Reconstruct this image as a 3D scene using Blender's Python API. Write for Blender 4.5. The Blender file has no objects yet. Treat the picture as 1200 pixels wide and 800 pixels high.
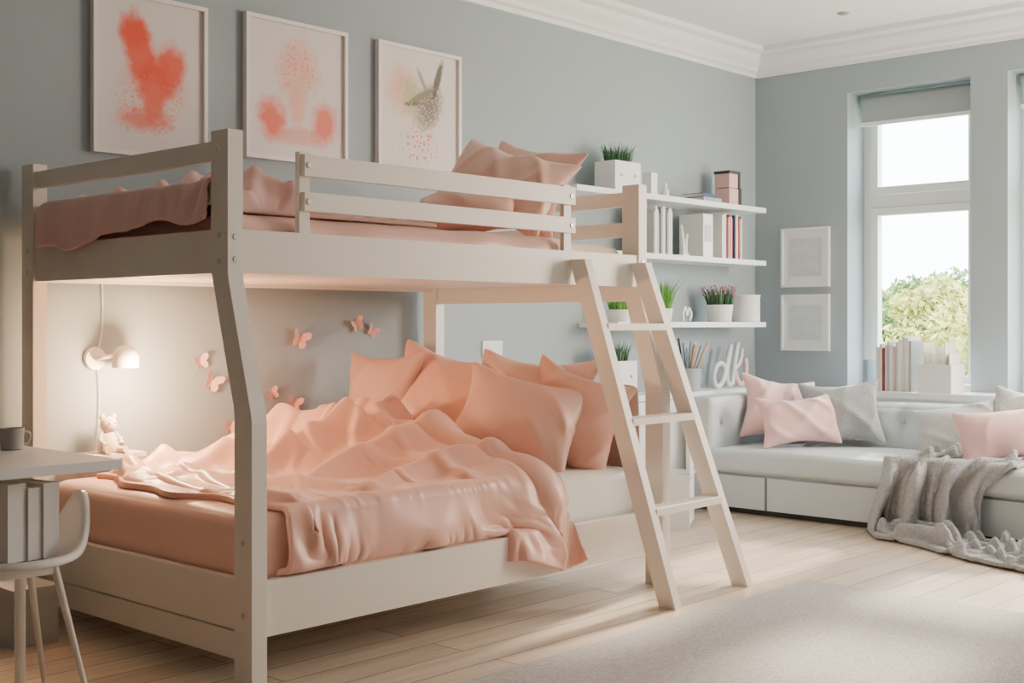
import bpy, bmesh, math, random
import numpy as np
from mathutils import Vector, Matrix, Euler
random.seed(7); np.random.seed(7)
SC = bpy.context.scene
COL = SC.collection
PI = math.pi
def R(d): return math.radians(d)

# ------------------------------------------------------------------ camera geometry of the place
CX, CY, CZ = -7.507, -4.645, 1.1
F = 1474.0
c_, s_ = math.cos(R(42.7)), math.sin(R(42.7))
def A(a): return a + CX
def on_y(px, py, y):
    b = y - CY; r = (px-600)/F
    a = b*(c_+r*s_)/(s_-r*c_); Z = c_*a+s_*b
    return a+CX, CZ-(py-380)*Z/F
def on_x(px, py, x):
    a = x - CX; r = (px-600)/F
    b = a*(s_-r*c_)/(c_+r*s_); Z = c_*a+s_*b
    return b+CY, CZ-(py-380)*Z/F

# ------------------------------------------------------------------ materials
def nn(nt, t, **kw):
    n = nt.nodes.new(t)
    for k, v in kw.items(): setattr(n, k, v)
    return n
def mixrgb(nt, fac, a, b, blend='MIX'):
    m = nt.nodes.new('ShaderNodeMix'); m.data_type = 'RGBA'; m.blend_type = blend
    for i, v in ((0, fac), (6, a), (7, b)):
        if hasattr(v, 'is_output'): nt.links.new(v, m.inputs[i])
        elif i == 0: m.inputs[0].default_value = v
        else: m.inputs[i].default_value = (*v[:3], 1)
    return m.outputs[2]
def mat(name, col, rough=.5, var=.06, vscale=6., bump=0., bscale=200., metallic=0., sheen=0., stretch=None, emit=None, estr=0., spec=None, coat=0.):
    m = bpy.data.materials.new(name); m.use_nodes = True
    nt = m.node_tree; p = nt.nodes['Principled BSDF']
    tc = nn(nt, 'ShaderNodeTexCoord'); mp = nn(nt, 'ShaderNodeMapping')
    nt.links.new(tc.outputs['Object'], mp.inputs['Vector'])
    if stretch: mp.inputs['Scale'].default_value = stretch
    n1 = nn(nt, 'ShaderNodeTexNoise'); n1.inputs['Scale'].default_value = vscale; n1.inputs['Detail'].default_value = 4
    nt.links.new(mp.outputs['Vector'], n1.inputs['Vector'])
    lo = tuple(max(0, v*(1-var)) for v in col[:3]); hi = tuple(min(1, v*(1+var)) for v in col[:3])
    nt.links.new(mixrgb(nt, n1.outputs['Fac'], lo, hi), p.inputs['Base Color'])
    p.inputs['Roughness'].default_value = rough; p.inputs['Metallic'].default_value = metallic
    if sheen:
        p.inputs['Sheen Weight'].default_value = sheen; p.inputs['Sheen Roughness'].default_value = .5
    if coat: p.inputs['Coat Weight'].default_value = coat
    if spec is not None: p.inputs['Specular IOR Level'].default_value = spec
    if bump:
        n2 = nn(nt, 'ShaderNodeTexNoise'); n2.inputs['Scale'].default_value = bscale; n2.inputs['Detail'].default_value = 3
        nt.links.new(mp.outputs['Vector'], n2.inputs['Vector'])
        b = nn(nt, 'ShaderNodeBump'); b.inputs['Strength'].default_value = bump; b.inputs['Distance'].default_value = .01
        nt.links.new(n2.outputs['Fac'], b.inputs['Height']); nt.links.new(b.outputs['Normal'], p.inputs['Normal'])
    if emit:
        p.inputs['Emission Color'].default_value = (*emit, 1); p.inputs['Emission Strength'].default_value = estr
    return m
M = {}
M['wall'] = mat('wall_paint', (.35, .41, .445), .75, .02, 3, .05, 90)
M['wall_low_bounce'] = mat('low_bounce_wall', (.10, .12, .135), .75, .02, 3, .05, 90)  # dark tone added on the unseen walls to reduce bounced light
M['ceil'] = mat('ceiling_paint', (.82, .85, .86), .85, .015, 2)
M['trim'] = mat('trim_paint', (.84, .86, .87), .45, .01)
M['sill'] = mat('white_lacquer', (.84, .86, .87), .35, .015)
M['bed'] = mat('cream_painted_wood', (.86, .80, .73), .38, .02, 4, .03, 60, stretch=(1, 6, 6))
M['bolt'] = mat('bolt_metal', (.6, .57, .52), .35, .03, metallic=.6)
M['peach'] = mat('peach_cotton', (.90, .50, .395), .38, .03, 5, .03, 500, sheen=.3)
M['peach2'] = mat('pale_peach_cotton', (.90, .555, .46), .42, .03, 5, .03, 500, sheen=.3)
M['rose'] = mat('rose_cotton', (.88, .54, .50), .46, .03, 5, .03, 500, sheen=.3)
M['dusk'] = mat('dusky_pink_cotton', (.74, .44, .38), .55, .03, 5, .03, 500, sheen=.3)
M['white_cloth'] = mat('white_cotton', (.84, .83, .80), .85, .03, 5, .04, 400, sheen=.2)
M['cream_cloth'] = mat('cream_cotton', (.88, .76, .58), .85, .03, 5, .04, 400, sheen=.2)
M['taupe'] = mat('taupe_upholstery', (.58, .38, .31), .8, .04, 8, .06, 400, sheen=.2)
M['pinkcush'] = mat('pink_cushion_linen', (.87, .57, .55), .85, .07, 30, .25, 220, sheen=.3)
M['greycush'] = mat('grey_cushion_linen', (.36, .39, .41), .9, .20, 60, .5, 140, sheen=.3)
M['lgreycush'] = mat('light_grey_cushion_linen', (.56, .58, .59), .9, .22, 60, .5, 140, sheen=.3)
M['throw'] = mat('grey_knit', (.41, .42, .44), .95, .30, 55, 1.0, 65, sheen=.1)
M['sofa'] = mat('pale_blue_grey_leather', (.60, .67, .705), .5, .02, 6, .04, 220)
M['dark'] = mat('gap_shadow', (.05, .05, .05), .8)
M['desk'] = mat('desk_white', (.92, .92, .92), .35, .01)
M['shell'] = mat('shell_plastic', (.88, .875, .86), .4, .01)
M['oakleg'] = mat('beech_leg', (.80, .75, .68), .5, .1, 8, stretch=(8, 8, 1))
M['ceramic'] = mat('white_ceramic', (.85, .85, .84), .3, .02)
M['mug'] = mat('grey_glazed_mug', (.36, .35, .34), .4, .04)
M['lamp'] = mat('lamp_enamel', (.88, .86, .83), .35, .02)
M['bulb'] = mat('lamp_bulb', (1, .8, .55), .4, emit=(1., .74, .46), estr=40)
M['grass'] = mat('grass_green', (.16, .42, .07), .6, .35, 40)
M['dgrass'] = mat('dark_grass_green', (.06, .16, .08), .6, .3, 40)
M['heather'] = mat('heather_bloom', (.62, .16, .30), .7, .2, 40)
M['pinkbox'] = mat('dusty_pink_block', (.76, .45, .43), .6, .03)
M['black'] = mat('black_block', (.025, .022, .025), .5, .05)
M['paper'] = mat('book_pages', (.80, .77, .70), .9, .05, 90)
M['script'] = mat('pinkish_letter_paint', (.78, .54, .55), .5, .03)
M['script2'] = mat('pale_letter_paint', (.66, .69, .72), .5, .03)
M['butter'] = mat('butterfly_paper', (.88, .48, .43), .7, .12, 30)
M['frame'] = mat('white_frame_wood', (.84, .80, .79), .45, .02)
M['fprint'] = mat('pale_grey_print', (.60, .66, .69), .8, .18, 14)
M['blind'] = mat('grey_blind_fabric', (.38, .43, .45), .85, .05, 60)
M['basket'] = mat('white_basket_weave', (.78, .77, .75), .8, .1, 60, .4, 60)
M['plush'] = mat('beige_plush', (.80, .68, .60), .95, .1, 40, .4, 150, sheen=.4)
M['boxgrey'] = mat('grey_fibre_box', (.48, .49, .50), .7, .05, 30)
M['outlet'] = mat('outlet_plastic', (.82, .82, .80), .35, .01)
M['pencil'] = mat('pencil_paint', (.55, .36, .22), .6, .3, 60)
M['cup'] = mat('cup_mesh', (.34, .38, .40), .5, .05)
M['leafy'] = mat('tree_leaf', (.15, .22, .05), .7, .4, 3)
M['leafy2'] = mat('willow_leaf', (.44, .40, .10), .7, .35, 3)
M['trunk'] = mat('tree_bark', (.12, .09, .06), .9, .2, 8)
M['lawn'] = mat('lawn_grass', (.20, .28, .08), .9, .3, 3)
M['spot'] = mat('spot_metal', (.35, .35, .35), .4, .02, metallic=.5)
def bookmat(name, col): return mat(name, col, .55, .05, 20)
BK = {k: bookmat('book_'+k.replace(' ', '_'), v) for k, v in {
    'white': (.80, .79, .77), 'pale pink': (.75, .50, .48), 'crimson': (.50, .05, .08), 'dark red': (.25, .04, .05),
    'navy blue': (.05, .08, .16), 'grey': (.38, .40, .41), 'cream': (.76, .70, .60), 'black': (.04, .04, .045),
    'slate blue': (.24, .33, .40), 'brown': (.22, .13, .09), 'light grey': (.6, .61, .61)}.items()}

# floor planks
def floor_mat():
    m = bpy.data.materials.new('oak_planks'); m.use_nodes = True; nt = m.node_tree; p = nt.nodes['Principled BSDF']
    tc = nn(nt, 'ShaderNodeTexCoord')
    br = nn(nt, 'ShaderNodeTexBrick'); br.offset = .37; br.offset_frequency = 2
    br.inputs['Color1'].default_value = (.75, .635, .515, 1); br.inputs['Color2'].default_value = (.60, .495, .395, 1)
    br.inputs['Mortar'].default_value = (.22, .16, .11, 1)
    br.inputs['Scale'].default_value = 1; br.inputs['Mortar Size'].default_value = .0035; br.inputs['Mortar Smooth'].default_value = .3
    br.inputs['Brick Width'].default_value = 1.7; br.inputs['Row Height'].default_value = .15
    nt.links.new(tc.outputs['Object'], br.inputs['Vector'])
    mp = nn(nt, 'ShaderNodeMapping'); mp.inputs['Scale'].default_value = (1.2, 22, 1); nt.links.new(tc.outputs['Object'], mp.inputs['Vector'])
    n = nn(nt, 'ShaderNodeTexNoise'); n.inputs['Scale'].default_value = 2.2; n.inputs['Detail'].default_value = 6; nt.links.new(mp.outputs['Vector'], n.inputs['Vector'])
    g = mixrgb(nt, n.outputs['Fac'], (.56, .53, .50), (1.25, 1.25, 1.25))
    nt.links.new(mixrgb(nt, .9, br.outputs['Color'], g, 'MULTIPLY'), p.inputs['Base Color'])
    p.inputs['Roughness'].default_value = .30
    b = nn(nt, 'ShaderNodeBump'); b.inputs['Strength'].default_value = .12; b.inputs['Distance'].default_value = .004
    nt.links.new(n.outputs['Fac'], b.inputs['Height']); nt.links.new(b.outputs['Normal'], p.inputs['Normal'])
    return m
M['floor'] = floor_mat()
def rug_mat():
    m = bpy.data.materials.new('woven_rug'); m.use_nodes = True; nt = m.node_tree; p = nt.nodes['Principled BSDF']
    tc = nn(nt, 'ShaderNodeTexCoord'); mp = nn(nt, 'ShaderNodeMapping'); mp.inputs['Scale'].default_value = (40, 130, 40)
    nt.links.new(tc.outputs['Object'], mp.inputs['Vector'])
    n = nn(nt, 'ShaderNodeTexNoise'); n.inputs['Scale'].default_value = 1.2; n.inputs['Detail'].default_value = 4; nt.links.new(mp.outputs['Vector'], n.inputs['Vector'])
    r = nn(nt, 'ShaderNodeMapRange'); r.inputs[1].default_value = .3; r.inputs[2].default_value = .7; nt.links.new(n.outputs['Fac'], r.inputs[0])
    nt.links.new(mixrgb(nt, r.outputs[0], (.38, .36, .345), (.58, .55, .53)), p.inputs['Base Color'])
    p.inputs['Roughness'].default_value = .95
    b = nn(nt, 'ShaderNodeBump'); b.inputs['Strength'].default_value = .5; b.inputs['Distance'].default_value = .006
    nt.links.new(n.outputs['Fac'], b.inputs['Height']); nt.links.new(b.outputs['Normal'], p.inputs['Normal'])
    return m
M['rug'] = rug_mat()
def glass_mat():
    m = bpy.data.materials.new('window_glass'); m.use_nodes = True; nt = m.node_tree
    nt.nodes.remove(nt.nodes['Principled BSDF']); o = nt.nodes['Material Output']
    t = nn(nt, 'ShaderNodeBsdfTransparent'); g = nn(nt, 'ShaderNodeBsdfGlossy'); g.inputs['Roughness'].default_value = .02
    t.inputs['Color'].default_value = (.97, .99, .99, 1)
    mx = nn(nt, 'ShaderNodeMixShader'); mx.inputs[0].default_value = .05
    nt.links.new(t.outputs[0], mx.inputs[1]); nt.links.new(g.outputs[0], mx.inputs[2]); nt.links.new(mx.outputs[0], o.inputs[0])
    return m
M['glass'] = glass_mat()

def art_mat(name, base, blobs):
    """printed paper: soft noisy ellipses of ink in the sheet's own x/z metres"""
    m = bpy.data.materials.new(name); m.use_nodes = True; nt = m.node_tree; p = nt.nodes['Principled BSDF']
    tc = nn(nt, 'ShaderNodeTexCoord'); sp = nn(nt, 'ShaderNodeSeparateXYZ'); nt.links.new(tc.outputs['Object'], sp.inputs[0])
    X, Z = sp.outputs['X'], sp.outputs['Z']
    def mt(op, a, b=None):
        n = nn(nt, 'ShaderNodeMath', operation=op)
        for i, v in enumerate((a, b)):
            if v is None: continue
            if hasattr(v, 'is_output'): nt.links.new(v, n.inputs[i])
            else: n.inputs[i].default_value = v
        return n.outputs[0]
    col = None
    for (cx, cz, rx, rz, rot, ink, alpha, soft, na, ns, dots) in blobs:
        cr, sr = math.cos(R(rot)), math.sin(R(rot))
        dx = mt('SUBTRACT', X, cx); dz = mt('SUBTRACT', Z, cz)
        u = mt('DIVIDE', mt('ADD', mt('MULTIPLY', dx, cr), mt('MULTIPLY', dz, sr)), rx)
        v = mt('DIVIDE', mt('SUBTRACT', mt('MULTIPLY', dz, cr), mt('MULTIPLY', dx, sr)), rz)
        d = mt('SQRT', mt('ADD', mt('MULTIPLY', u, u), mt('MULTIPLY', v, v)))
        n = nn(nt, 'ShaderNodeTexNoise'); n.inputs['Scale'].default_value = ns; n.inputs['Detail'].default_value = 6; n.inputs['Roughness'].default_value = .7
        nt.links.new(tc.outputs['Object'], n.inputs['Vector'])
        d = mt('ADD', d, mt('MULTIPLY', mt('SUBTRACT', n.outputs['Fac'], .5), na))
        mr = nn(nt, 'ShaderNodeMapRange'); nt.links.new(d, mr.inputs[0])
        mr.inputs[1].default_value = 1-soft; mr.inputs[2].default_value = 1; mr.inputs[3].default_value = alpha; mr.inputs[4].default_value = 0
        mask = mr.outputs[0]
        if dots:
            vo = nn(nt, 'ShaderNodeTexVoronoi'); vo.inputs['Scale'].default_value = dots; nt.links.new(tc.outputs['Object'], vo.inputs['Vector'])
            mask = mt('MULTIPLY', mask, mt('LESS_THAN', vo.outputs['Distance'], .33))
        col = mixrgb(nt, mask, base if col is None else col, ink)
    nt.links.new(col, p.inputs['Base Color']); p.inputs['Roughness'].default_value = .8
    return m

# ------------------------------------------------------------------ mesh helpers
def box(bm, x0, x1, y0, y1, z0, z1):
    v = [bm.verts.new(q) for q in ((x0,y0,z0),(x1,y0,z0),(x1,y1,z0),(x0,y1,z0),(x0,y0,z1),(x1,y0,z1),(x1,y1,z1),(x0,y1,z1))]
    fs = []
    for f in ((0,3,2,1),(4,5,6,7),(0,1,5,4),(1,2,6,5),(2,3,7,6),(3,0,4,7)): fs.append(bm.faces.new([v[i] for i in f]))
    return fs
def bar(bm, p0, p1, w, d, side=(1,0,0), e=None):
    """square bar from p0 to p1; w along `side`, d across; ends cut flat in z when e='z'"""
    p0, p1 = Vector(p0), Vector(p1); t = (p1-p0).normalized(); s = Vector(side).normalized()
    s = (s - t*s.dot(t)).normalized(); q = t.cross(s)
    ring = []
    for p in (p0, p1):
        r = []
        for i, j in ((-1,-1),(1,-1),(1,1),(-1,1)):
            k = p + s*(i*w/2) + q*(j*d/2)
            if e == 'z' and abs(t.z) > .2: k = k + t*((p.z-k.z)/t.z)
            r.append(bm.verts.new(k))
        ring.append(r)
    a, b = ring
    for i in range(4): bm.faces.new((a[i], a[(i+1)%4], b[(i+1)%4], b[i]))
    bm.faces.new(a[::-1]); bm.faces.new(b)
def prism(bm, pts, vec):
    a = [bm.verts.new(p) for p in pts]; b = [bm.verts.new(Vector(p)+Vector(vec)) for p in pts]
    n = len(pts); bm.faces.new(a[::-1]); bm.faces.new(b)
    for i in range(n): bm.faces.new((a[i], a[(i+1)%n], b[(i+1)%n], b[i]))
def lathe(bm, prof, seg=28, o=(0,0,0), mtx=None):
    rings = []
    for r, z in prof:
        if r < 1e-6: pts = [Vector((0,0,z))]
        else: pts = [Vector((r*math.cos(2*PI*k/seg), r*math.sin(2*PI*k/seg), z)) for k in range(seg)]
        rings.append([bm.verts.new((mtx @ p if mtx else p)+Vector(o)) for p in pts])
    for a, b in zip(rings, rings[1:]):
        for k in range(seg):
            k2 = (k+1) % seg
            if len(a) == 1 and len(b) == 1: continue
            if len(a) == 1: bm.faces.new((a[0], b[k2], b[k]))
            elif len(b) == 1: bm.faces.new((a[k], a[k2], b[0]))
            else: bm.faces.new((a[k], a[k2], b[k2], b[k]))
def tube(bm, pts, r, seg=8, taper=None):
    pts = [Vector(p) for p in pts]; rings = []; n = len(pts)
    up = Vector((.13, .31, .94))
    for i, p in enumerate(pts):
        t = (pts[min(i+1, n-1)]-pts[max(i-1, 0)]).normalized()
        u = t.cross(up)
        if u.length < .05: u = t.cross(Vector((1, 0, .1)))
        u.normalize(); v = t.cross(u)
        rr = r if taper is None else r + (taper-r)*i/(n-1)
        rings.append([bm.verts.new(p+u*(rr*math.cos(2*PI*k/seg))+v*(rr*math.sin(2*PI*k/seg))) for k in range(seg)])
    for a, b in zip(rings, rings[1:]):
        for k in range(seg): bm.faces.new((a[k], a[(k+1)%seg], b[(k+1)%seg], b[k]))
    bm.faces.new(rings[0][::-1]); bm.faces.new(rings[-1])
def smoothline(P, n=8):
    out = []
    P = [Vector(p) for p in P]; Q = [P[0]]+P+[P[-1]]
    for i in range(1, len(Q)-2):
        a, b, c, d = Q[i-1], Q[i], Q[i+1], Q[i+2]
        for k in range(n):
            t = k/n
            out.append(.5*((2*b)+(c-a)*t+(2*a-5*b+4*c-d)*t*t+(3*b-a-3*c+d)*t**3))
    out.append(P[-1]); return out
def ball(bm, c, r, seg=20, rings=12):
    mtx = Matrix.Translation(c) @ (Matrix.Diagonal((*r, 1)) if hasattr(r, '__len__') else Matrix.Diagonal((r, r, r, 1)))
    bmesh.ops.create_uvsphere(bm, u_segments=seg, v_segments=rings, radius=1, matrix=mtx)
def from_py(verts, faces):
    me = bpy.data.meshes.new('tmp'); me.from_pydata([tuple(v) for v in verts], [], faces); bm = bmesh.new(); bm.from_mesh(me)
    bpy.data.meshes.remove(me); return bm
def grid_bm(P):
    n, m = P.shape[:2]
    return from_py(P.reshape(-1, 3), [(i*m+j, (i+1)*m+j, (i+1)*m+j+1, i*m+j+1) for i in range(n-1) for j in range(m-1)])
def puffbox(x0, x1, y0, y1, z0, z1, r=.03, puff=0., cuts=18, fn=None):
    bm = bmesh.new(); bmesh.ops.create_cube(bm, size=2)
    bmesh.ops.subdivide_edges(bm, edges=bm.edges[:], cuts=cuts, use_grid_fill=True)
    h = Vector(((x1-x0)/2, (y1-y0)/2, (z1-z0)/2)); c = Vector(((x0+x1)/2, (y0+y1)/2, (z0+z1)/2))
    for v in bm.verts:
        t = Vector([math.copysign(1-(1-abs(q))**1.7, q) for q in v.co])
        p = Vector([t[i]*h[i] for i in range(3)])
        rr = [min(r, h[i]) for i in range(3)]
        inn = Vector([max(-(h[i]-rr[i]), min(h[i]-rr[i], p[i])) for i in range(3)])
        d = p-inn
        if d.length > 1e-7:
            nrm = d.normalized(); q = inn + nrm*min(rr)
        else: q = p
        for i in range(3):
            o1, o2 = (i+1) % 3, (i+2) % 3
            if abs(v.co[i]) > .999:
                k = (1-t[o1]**2)*(1-t[o2]**2)
                q[i] += math.copysign(puff*k, v.co[i])
        v.co = q + c
        if fn: v.co = fn(v.co.copy())
    return bm

def to_mesh(name, bm, m, smooth=0, bevel=0, seg=2, shift=None):
    if bevel:
        ed = [e for e in bm.edges if len(e.link_faces) == 2 and e.calc_face_angle(0) > .45]
        bmesh.ops.bevel(bm, geom=ed, offset=bevel, segments=seg, profile=.5, affect='EDGES', clamp_overlap=True)
    bmesh.ops.recalc_face_normals(bm, faces=bm.faces[:])
    me = bpy.data.meshes.new(name); bm.to_mesh(me); bm.free()
    for q in (m if isinstance(m, (list, tuple)) else [m]): me.materials.append(q)
    if smooth:
        me.polygons.foreach_set('use_smooth', [True]*len(me.polygons))
        if smooth < 179: me.set_sharp_from_angle(angle=R(smooth))
    if shift is not None: me.transform(Matrix.Translation(-Vector(shift)))
    me.update(); return me
def props(o, label=None, cat=None, group=None, kind=None):
    if label: o['label'] = label
    if cat: o['category'] = cat
    if group: o['group'] = group
    if kind: o['kind'] = kind
    return o
def thing(name, label, cat, loc=(0,0,0), rot=(0,0,0), group=None):
    o = bpy.data.objects.new(name, None); COL.objects.link(o); o.empty_display_size = .05
    o.location = loc; o.rotation_euler = rot
    return props(o, label, cat, group)
def part(name, bm, m, parent, smooth=0, bevel=0, world=True, label=None, seg=2):
    r = parent
    while r.parent: r = r.parent
    o = bpy.data.objects.new(name, to_mesh(name, bm, m, smooth, bevel, seg, r.location if world else None))
    COL.objects.link(o); o.parent = parent
    if label: o['label'] = label
    return o
def single(name, bm, m, label, cat, group=None, smooth=0, bevel=0, kind=None, seg=2, origin=None):
    if origin is None:
        xs = [v.co.x for v in bm.verts]; ys = [v.co.y for v in bm.verts]; zs = [v.co.z for v in bm.verts]
        origin = ((min(xs)+max(xs))/2, (min(ys)+max(ys))/2, min(zs))
    o = bpy.data.objects.new(name, to_mesh(name, bm, m, smooth, bevel, seg, origin)); COL.objects.link(o); o.location = origin
    return props(o, label, cat, group, kind)
def struct(name, bm, m, **kw):
    return single(name, bm, m, None, None, kind='structure', **kw)
def subsurf(o, lv=1):
    s = o.modifiers.new('subdivision', 'SUBSURF'); s.levels = lv; s.render_levels = lv
def solid(o, t, off=0):
    s = o.modifiers.new('thickness', 'SOLIDIFY'); s.thickness = t; s.offset = off

def wav(x, y, seed, k, n=7, ang=None, spread=PI):
    rg = np.random.RandomState(seed); out = np.zeros_like(x)
    for i in range(n):
        a = (rg.rand()*2-1)*spread + (ang or 0); kk = k*(.6+.9*rg.rand()); ph = rg.rand()*6.283
        out += np.sin(kk*(np.cos(a)*x+np.sin(a)*y)+ph)/math.sqrt(n)
    return out
def sst(x, a, b):
    t = np.clip((x-a)/(b-a), 0, 1); return t*t*(3-2*t)
def ridge(ph, p=1.6): return (1-np.abs(np.sin(ph)))**p
def roundridge(ph, w=.30): return np.exp(-np.sin(ph)**2/w)
# ------------------------------------------------------------------ small position-based cloth solver
def con_sets(n, m):
    S = slice(None); out = []
    for p in (0, 1):
        out.append(((slice(p, n-1, 2), S), (slice(p+1, n, 2), S), 1))
        out.append(((S, slice(p, m-1, 2)), (S, slice(p+1, m, 2)), 1))
        out.append(((slice(p, n-1, 2), slice(0, m-1)), (slice(p+1, n, 2), slice(1, m)), .6))
        out.append(((slice(p, n-1, 2), slice(1, m)), (slice(p+1, n, 2), slice(0, m-1)), .6))
    for q in (0, 2):
        i = np.array([k for k in range(n-2) if k % 4 in (q, q+1)]); out.append(((i, S), (i+2, S), 'b'))
        j = np.array([k for k in range(m-2) if k % 4 in (q, q+1)]); out.append(((S, j), (S, j+2), 'b'))
    return out
def cloth(Rst, P0, steps=90, iters=10, boxes=(), ells=(), floor=None, bend=.12, grav=.0022, fric=.6, mg=.01, damp=.96):
    n, m = Rst.shape[:2]; sets = []
    for a, b, k in con_sets(n, m):
        L = np.sqrt(((Rst[b]-Rst[a])**2).sum(-1, keepdims=True)); sets.append((a, b, L, bend if k == 'b' else k))
    bx = [(np.array(l)-mg, np.array(h)+mg) for l, h in boxes]
    el = [(np.array(c), np.array(r)) for c, r in ells]
    P = P0.copy(); Q = P.copy()
    def collide():
        pts = P.reshape(-1, 3); qs = Q.reshape(-1, 3)
        for c, r in el:
            u = (pts-c)/r; l = np.sqrt((u*u).sum(1)); w = l < 1
            if w.any(): pts[w] = c + u[w]/np.maximum(l[w], 1e-4)[:, None]*r
        for lo, hi in bx:
            w = ((pts > lo) & (pts < hi)).all(1)
            if not w.any(): continue
            s = pts[w]; qq = qs[w]
            d = np.concatenate([s-lo, hi-s], 1); j = d.argmin(1)
            t = s - fric*(s-qq)
            for ax in range(3):
                mlo = j == ax; mhi = j == ax+3
                t[mlo, ax] = lo[ax]; t[mhi, ax] = hi[ax]
            pts[w] = t
        if floor is not None:
            w = pts[:, 2] < floor
            if w.any():
                s = pts[w]; t = s - fric*(s-qs[w]); t[:, 2] = floor; pts[w] = t
    for st in range(steps):
        V = np.clip((P-Q)*damp, -.03, .03); Q = P.copy(); P = P+V; P[..., 2] -= grav
        for it in range(iters):
            for a, b, L, k in sets:
                pa, pb = P[a], P[b]; d = pb-pa; l = np.sqrt((d*d).sum(-1, keepdims=True))+1e-9
                cc = (k*.5)*(1-L/l)*d
                P[a] = pa+cc; P[b] = pb-cc
            if it % 3 == 2: collide()
        collide()
    return P
def relax(P, k):
    """a few smoothing passes inside the sheet, edges kept"""
    for _ in range(k):
        Q = P.copy()
        Q[1:-1, 1:-1] = .5*P[1:-1, 1:-1] + .125*(P[2:, 1:-1]+P[:-2, 1:-1]+P[1:-1, 2:]+P[1:-1, :-2])
        Q[0, 1:-1] = .6*P[0, 1:-1]+.2*(P[0, 2:]+P[0, :-2]); Q[-1, 1:-1] = .6*P[-1, 1:-1]+.2*(P[-1, 2:]+P[-1, :-2])
        Q[1:-1, 0] = .6*P[1:-1, 0]+.2*(P[2:, 0]+P[:-2, 0]); Q[1:-1, -1] = .6*P[1:-1, -1]+.2*(P[2:, -1]+P[:-2, -1])
        P = Q
    return P
def pillow_bm(w, h, t, seed, n=34):
    m = max(12, int(n*h/w)); rg = np.random.RandomState(seed)
    x = np.linspace(-w/2, w/2, n)[:, None]*np.ones((1, m)); y = np.linspace(-h/2, h/2, m)[None, :]*np.ones((n, 1))
    flat = np.stack([x, y, np.zeros_like(x)], -1); sets = []
    for a, b, k in con_sets(n, m):
        L = np.sqrt(((flat[b]-flat[a])**2).sum(-1, keepdims=True))
        sets.append((a, b, L, .03 if k == 'b' else k))
    T = flat.copy(); B = flat.copy()
    bump = (1-(2*x/w)**2)*(1-(2*y/h)**2)
    T[..., 2] = bump*.03+.006*wav(x, y, seed, 22)*bump; B[..., 2] = -bump*.03+.006*wav(x, y, seed+5, 22)*bump
    QT, QB = T.copy(), B.copy()
    edge = np.zeros((n, m), bool); edge[0] = edge[-1] = True; edge[:, 0] = edge[:, -1] = True
    for st in range(45):
        VT = (T-QT)*.85; VB = (B-QB)*.85; QT, QB = T.copy(), B.copy(); T = T+VT; B = B+VB
        for G, sg in ((T, 1), (B, -1)):
            N = np.cross(np.gradient(G, axis=0), np.gradient(G, axis=1)); N /= np.linalg.norm(N, axis=-1, keepdims=True)+1e-9
            G += N*(sg*.0011)
        for it in range(7):
            for G in (T, B):
                for a, b, L, k in sets:
                    pa, pb = G[a], G[b]; d = pb-pa; l = np.sqrt((d*d).sum(-1, keepdims=True))+1e-9
                    cc = (k*.5)*(1-L/l)*d; G[a] = pa+cc; G[b] = pb-cc
            av = (T[edge]+B[edge])/2; T[edge] = av; B[edge] = av
    zc = max(T[..., 2].max(), 1e-3); k = (t/2)/zc
    for G in (T, B): G[..., 2] *= k
    sx = w/(T[..., 0].max()-T[..., 0].min()); sy = h/(T[..., 1].max()-T[..., 1].min())
    # creases running in from the corners and seams
    cr = .028*ridge(2*PI/.36*(.7*x+.7*y+.06*wav(x, y, seed+9, 7)), 2.2)*np.clip(.45+.8*wav(x, y, seed+13, 6), 0, 1) + .024*ridge(2*PI/.30*(.8*x-.6*y+.06*wav(x, y, seed+10, 7)), 2.2)*np.clip(.45+.8*wav(x, y, seed+14, 6), 0, 1)
    wr_ = (cr+.004*wav(x, y, seed+11, 24))*np.clip(bump*2.4, 0, 1)
    bend = rg.uniform(-.25, .25)
    for G, sg in ((T, 1), (B, -1)):
        G[..., 0] *= sx; G[..., 1] *= sy; G[..., 2] += sg*wr_
        G[..., 2] += bend*(G[..., 0]**2) - .25*(G[..., 1]**2)
        G[..., 0] += .012*np.sin(G[..., 1]*9+seed)
    vs = list(T.reshape(-1, 3)); idx = np.arange(n*m).reshape(n, m); ib = idx.copy()
    for i in range(1, n-1):
        for j in range(1, m-1): ib[i, j] = len(vs); vs.append(B[i, j])
    fs = []
    for i in range(n-1):
        for j in range(m-1):
            fs.append((idx[i,j], idx[i+1,j], idx[i+1,j+1], idx[i,j+1])); fs.append((ib[i,j], ib[i,j+1], ib[i+1,j+1], ib[i+1,j]))
    return from_py(vs, [tuple(int(q) for q in f) for f in fs])
def place_pillow(name, c, w, h, t, yaw, lean, roll, m, label, cat, group, seed):
    bm = pillow_bm(w, h, t, seed)
    o = single(name, bm, m, label, cat, group, smooth=180, origin=(0, 0, 0)); subsurf(o, 1)
    b = R(lean); up = Vector((math.sin(b), 0, math.cos(b))); nr = Vector((-math.cos(b), 0, math.sin(b))); xx = up.cross(nr)
    B = Matrix((xx, up, nr)).transposed()
    o.matrix_world = Matrix.Translation(c) @ (Matrix.Rotation(R(yaw), 3, 'Z') @ B @ Matrix.Rotation(R(roll), 3, 'Z')).to_4x4()
    return o

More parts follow.
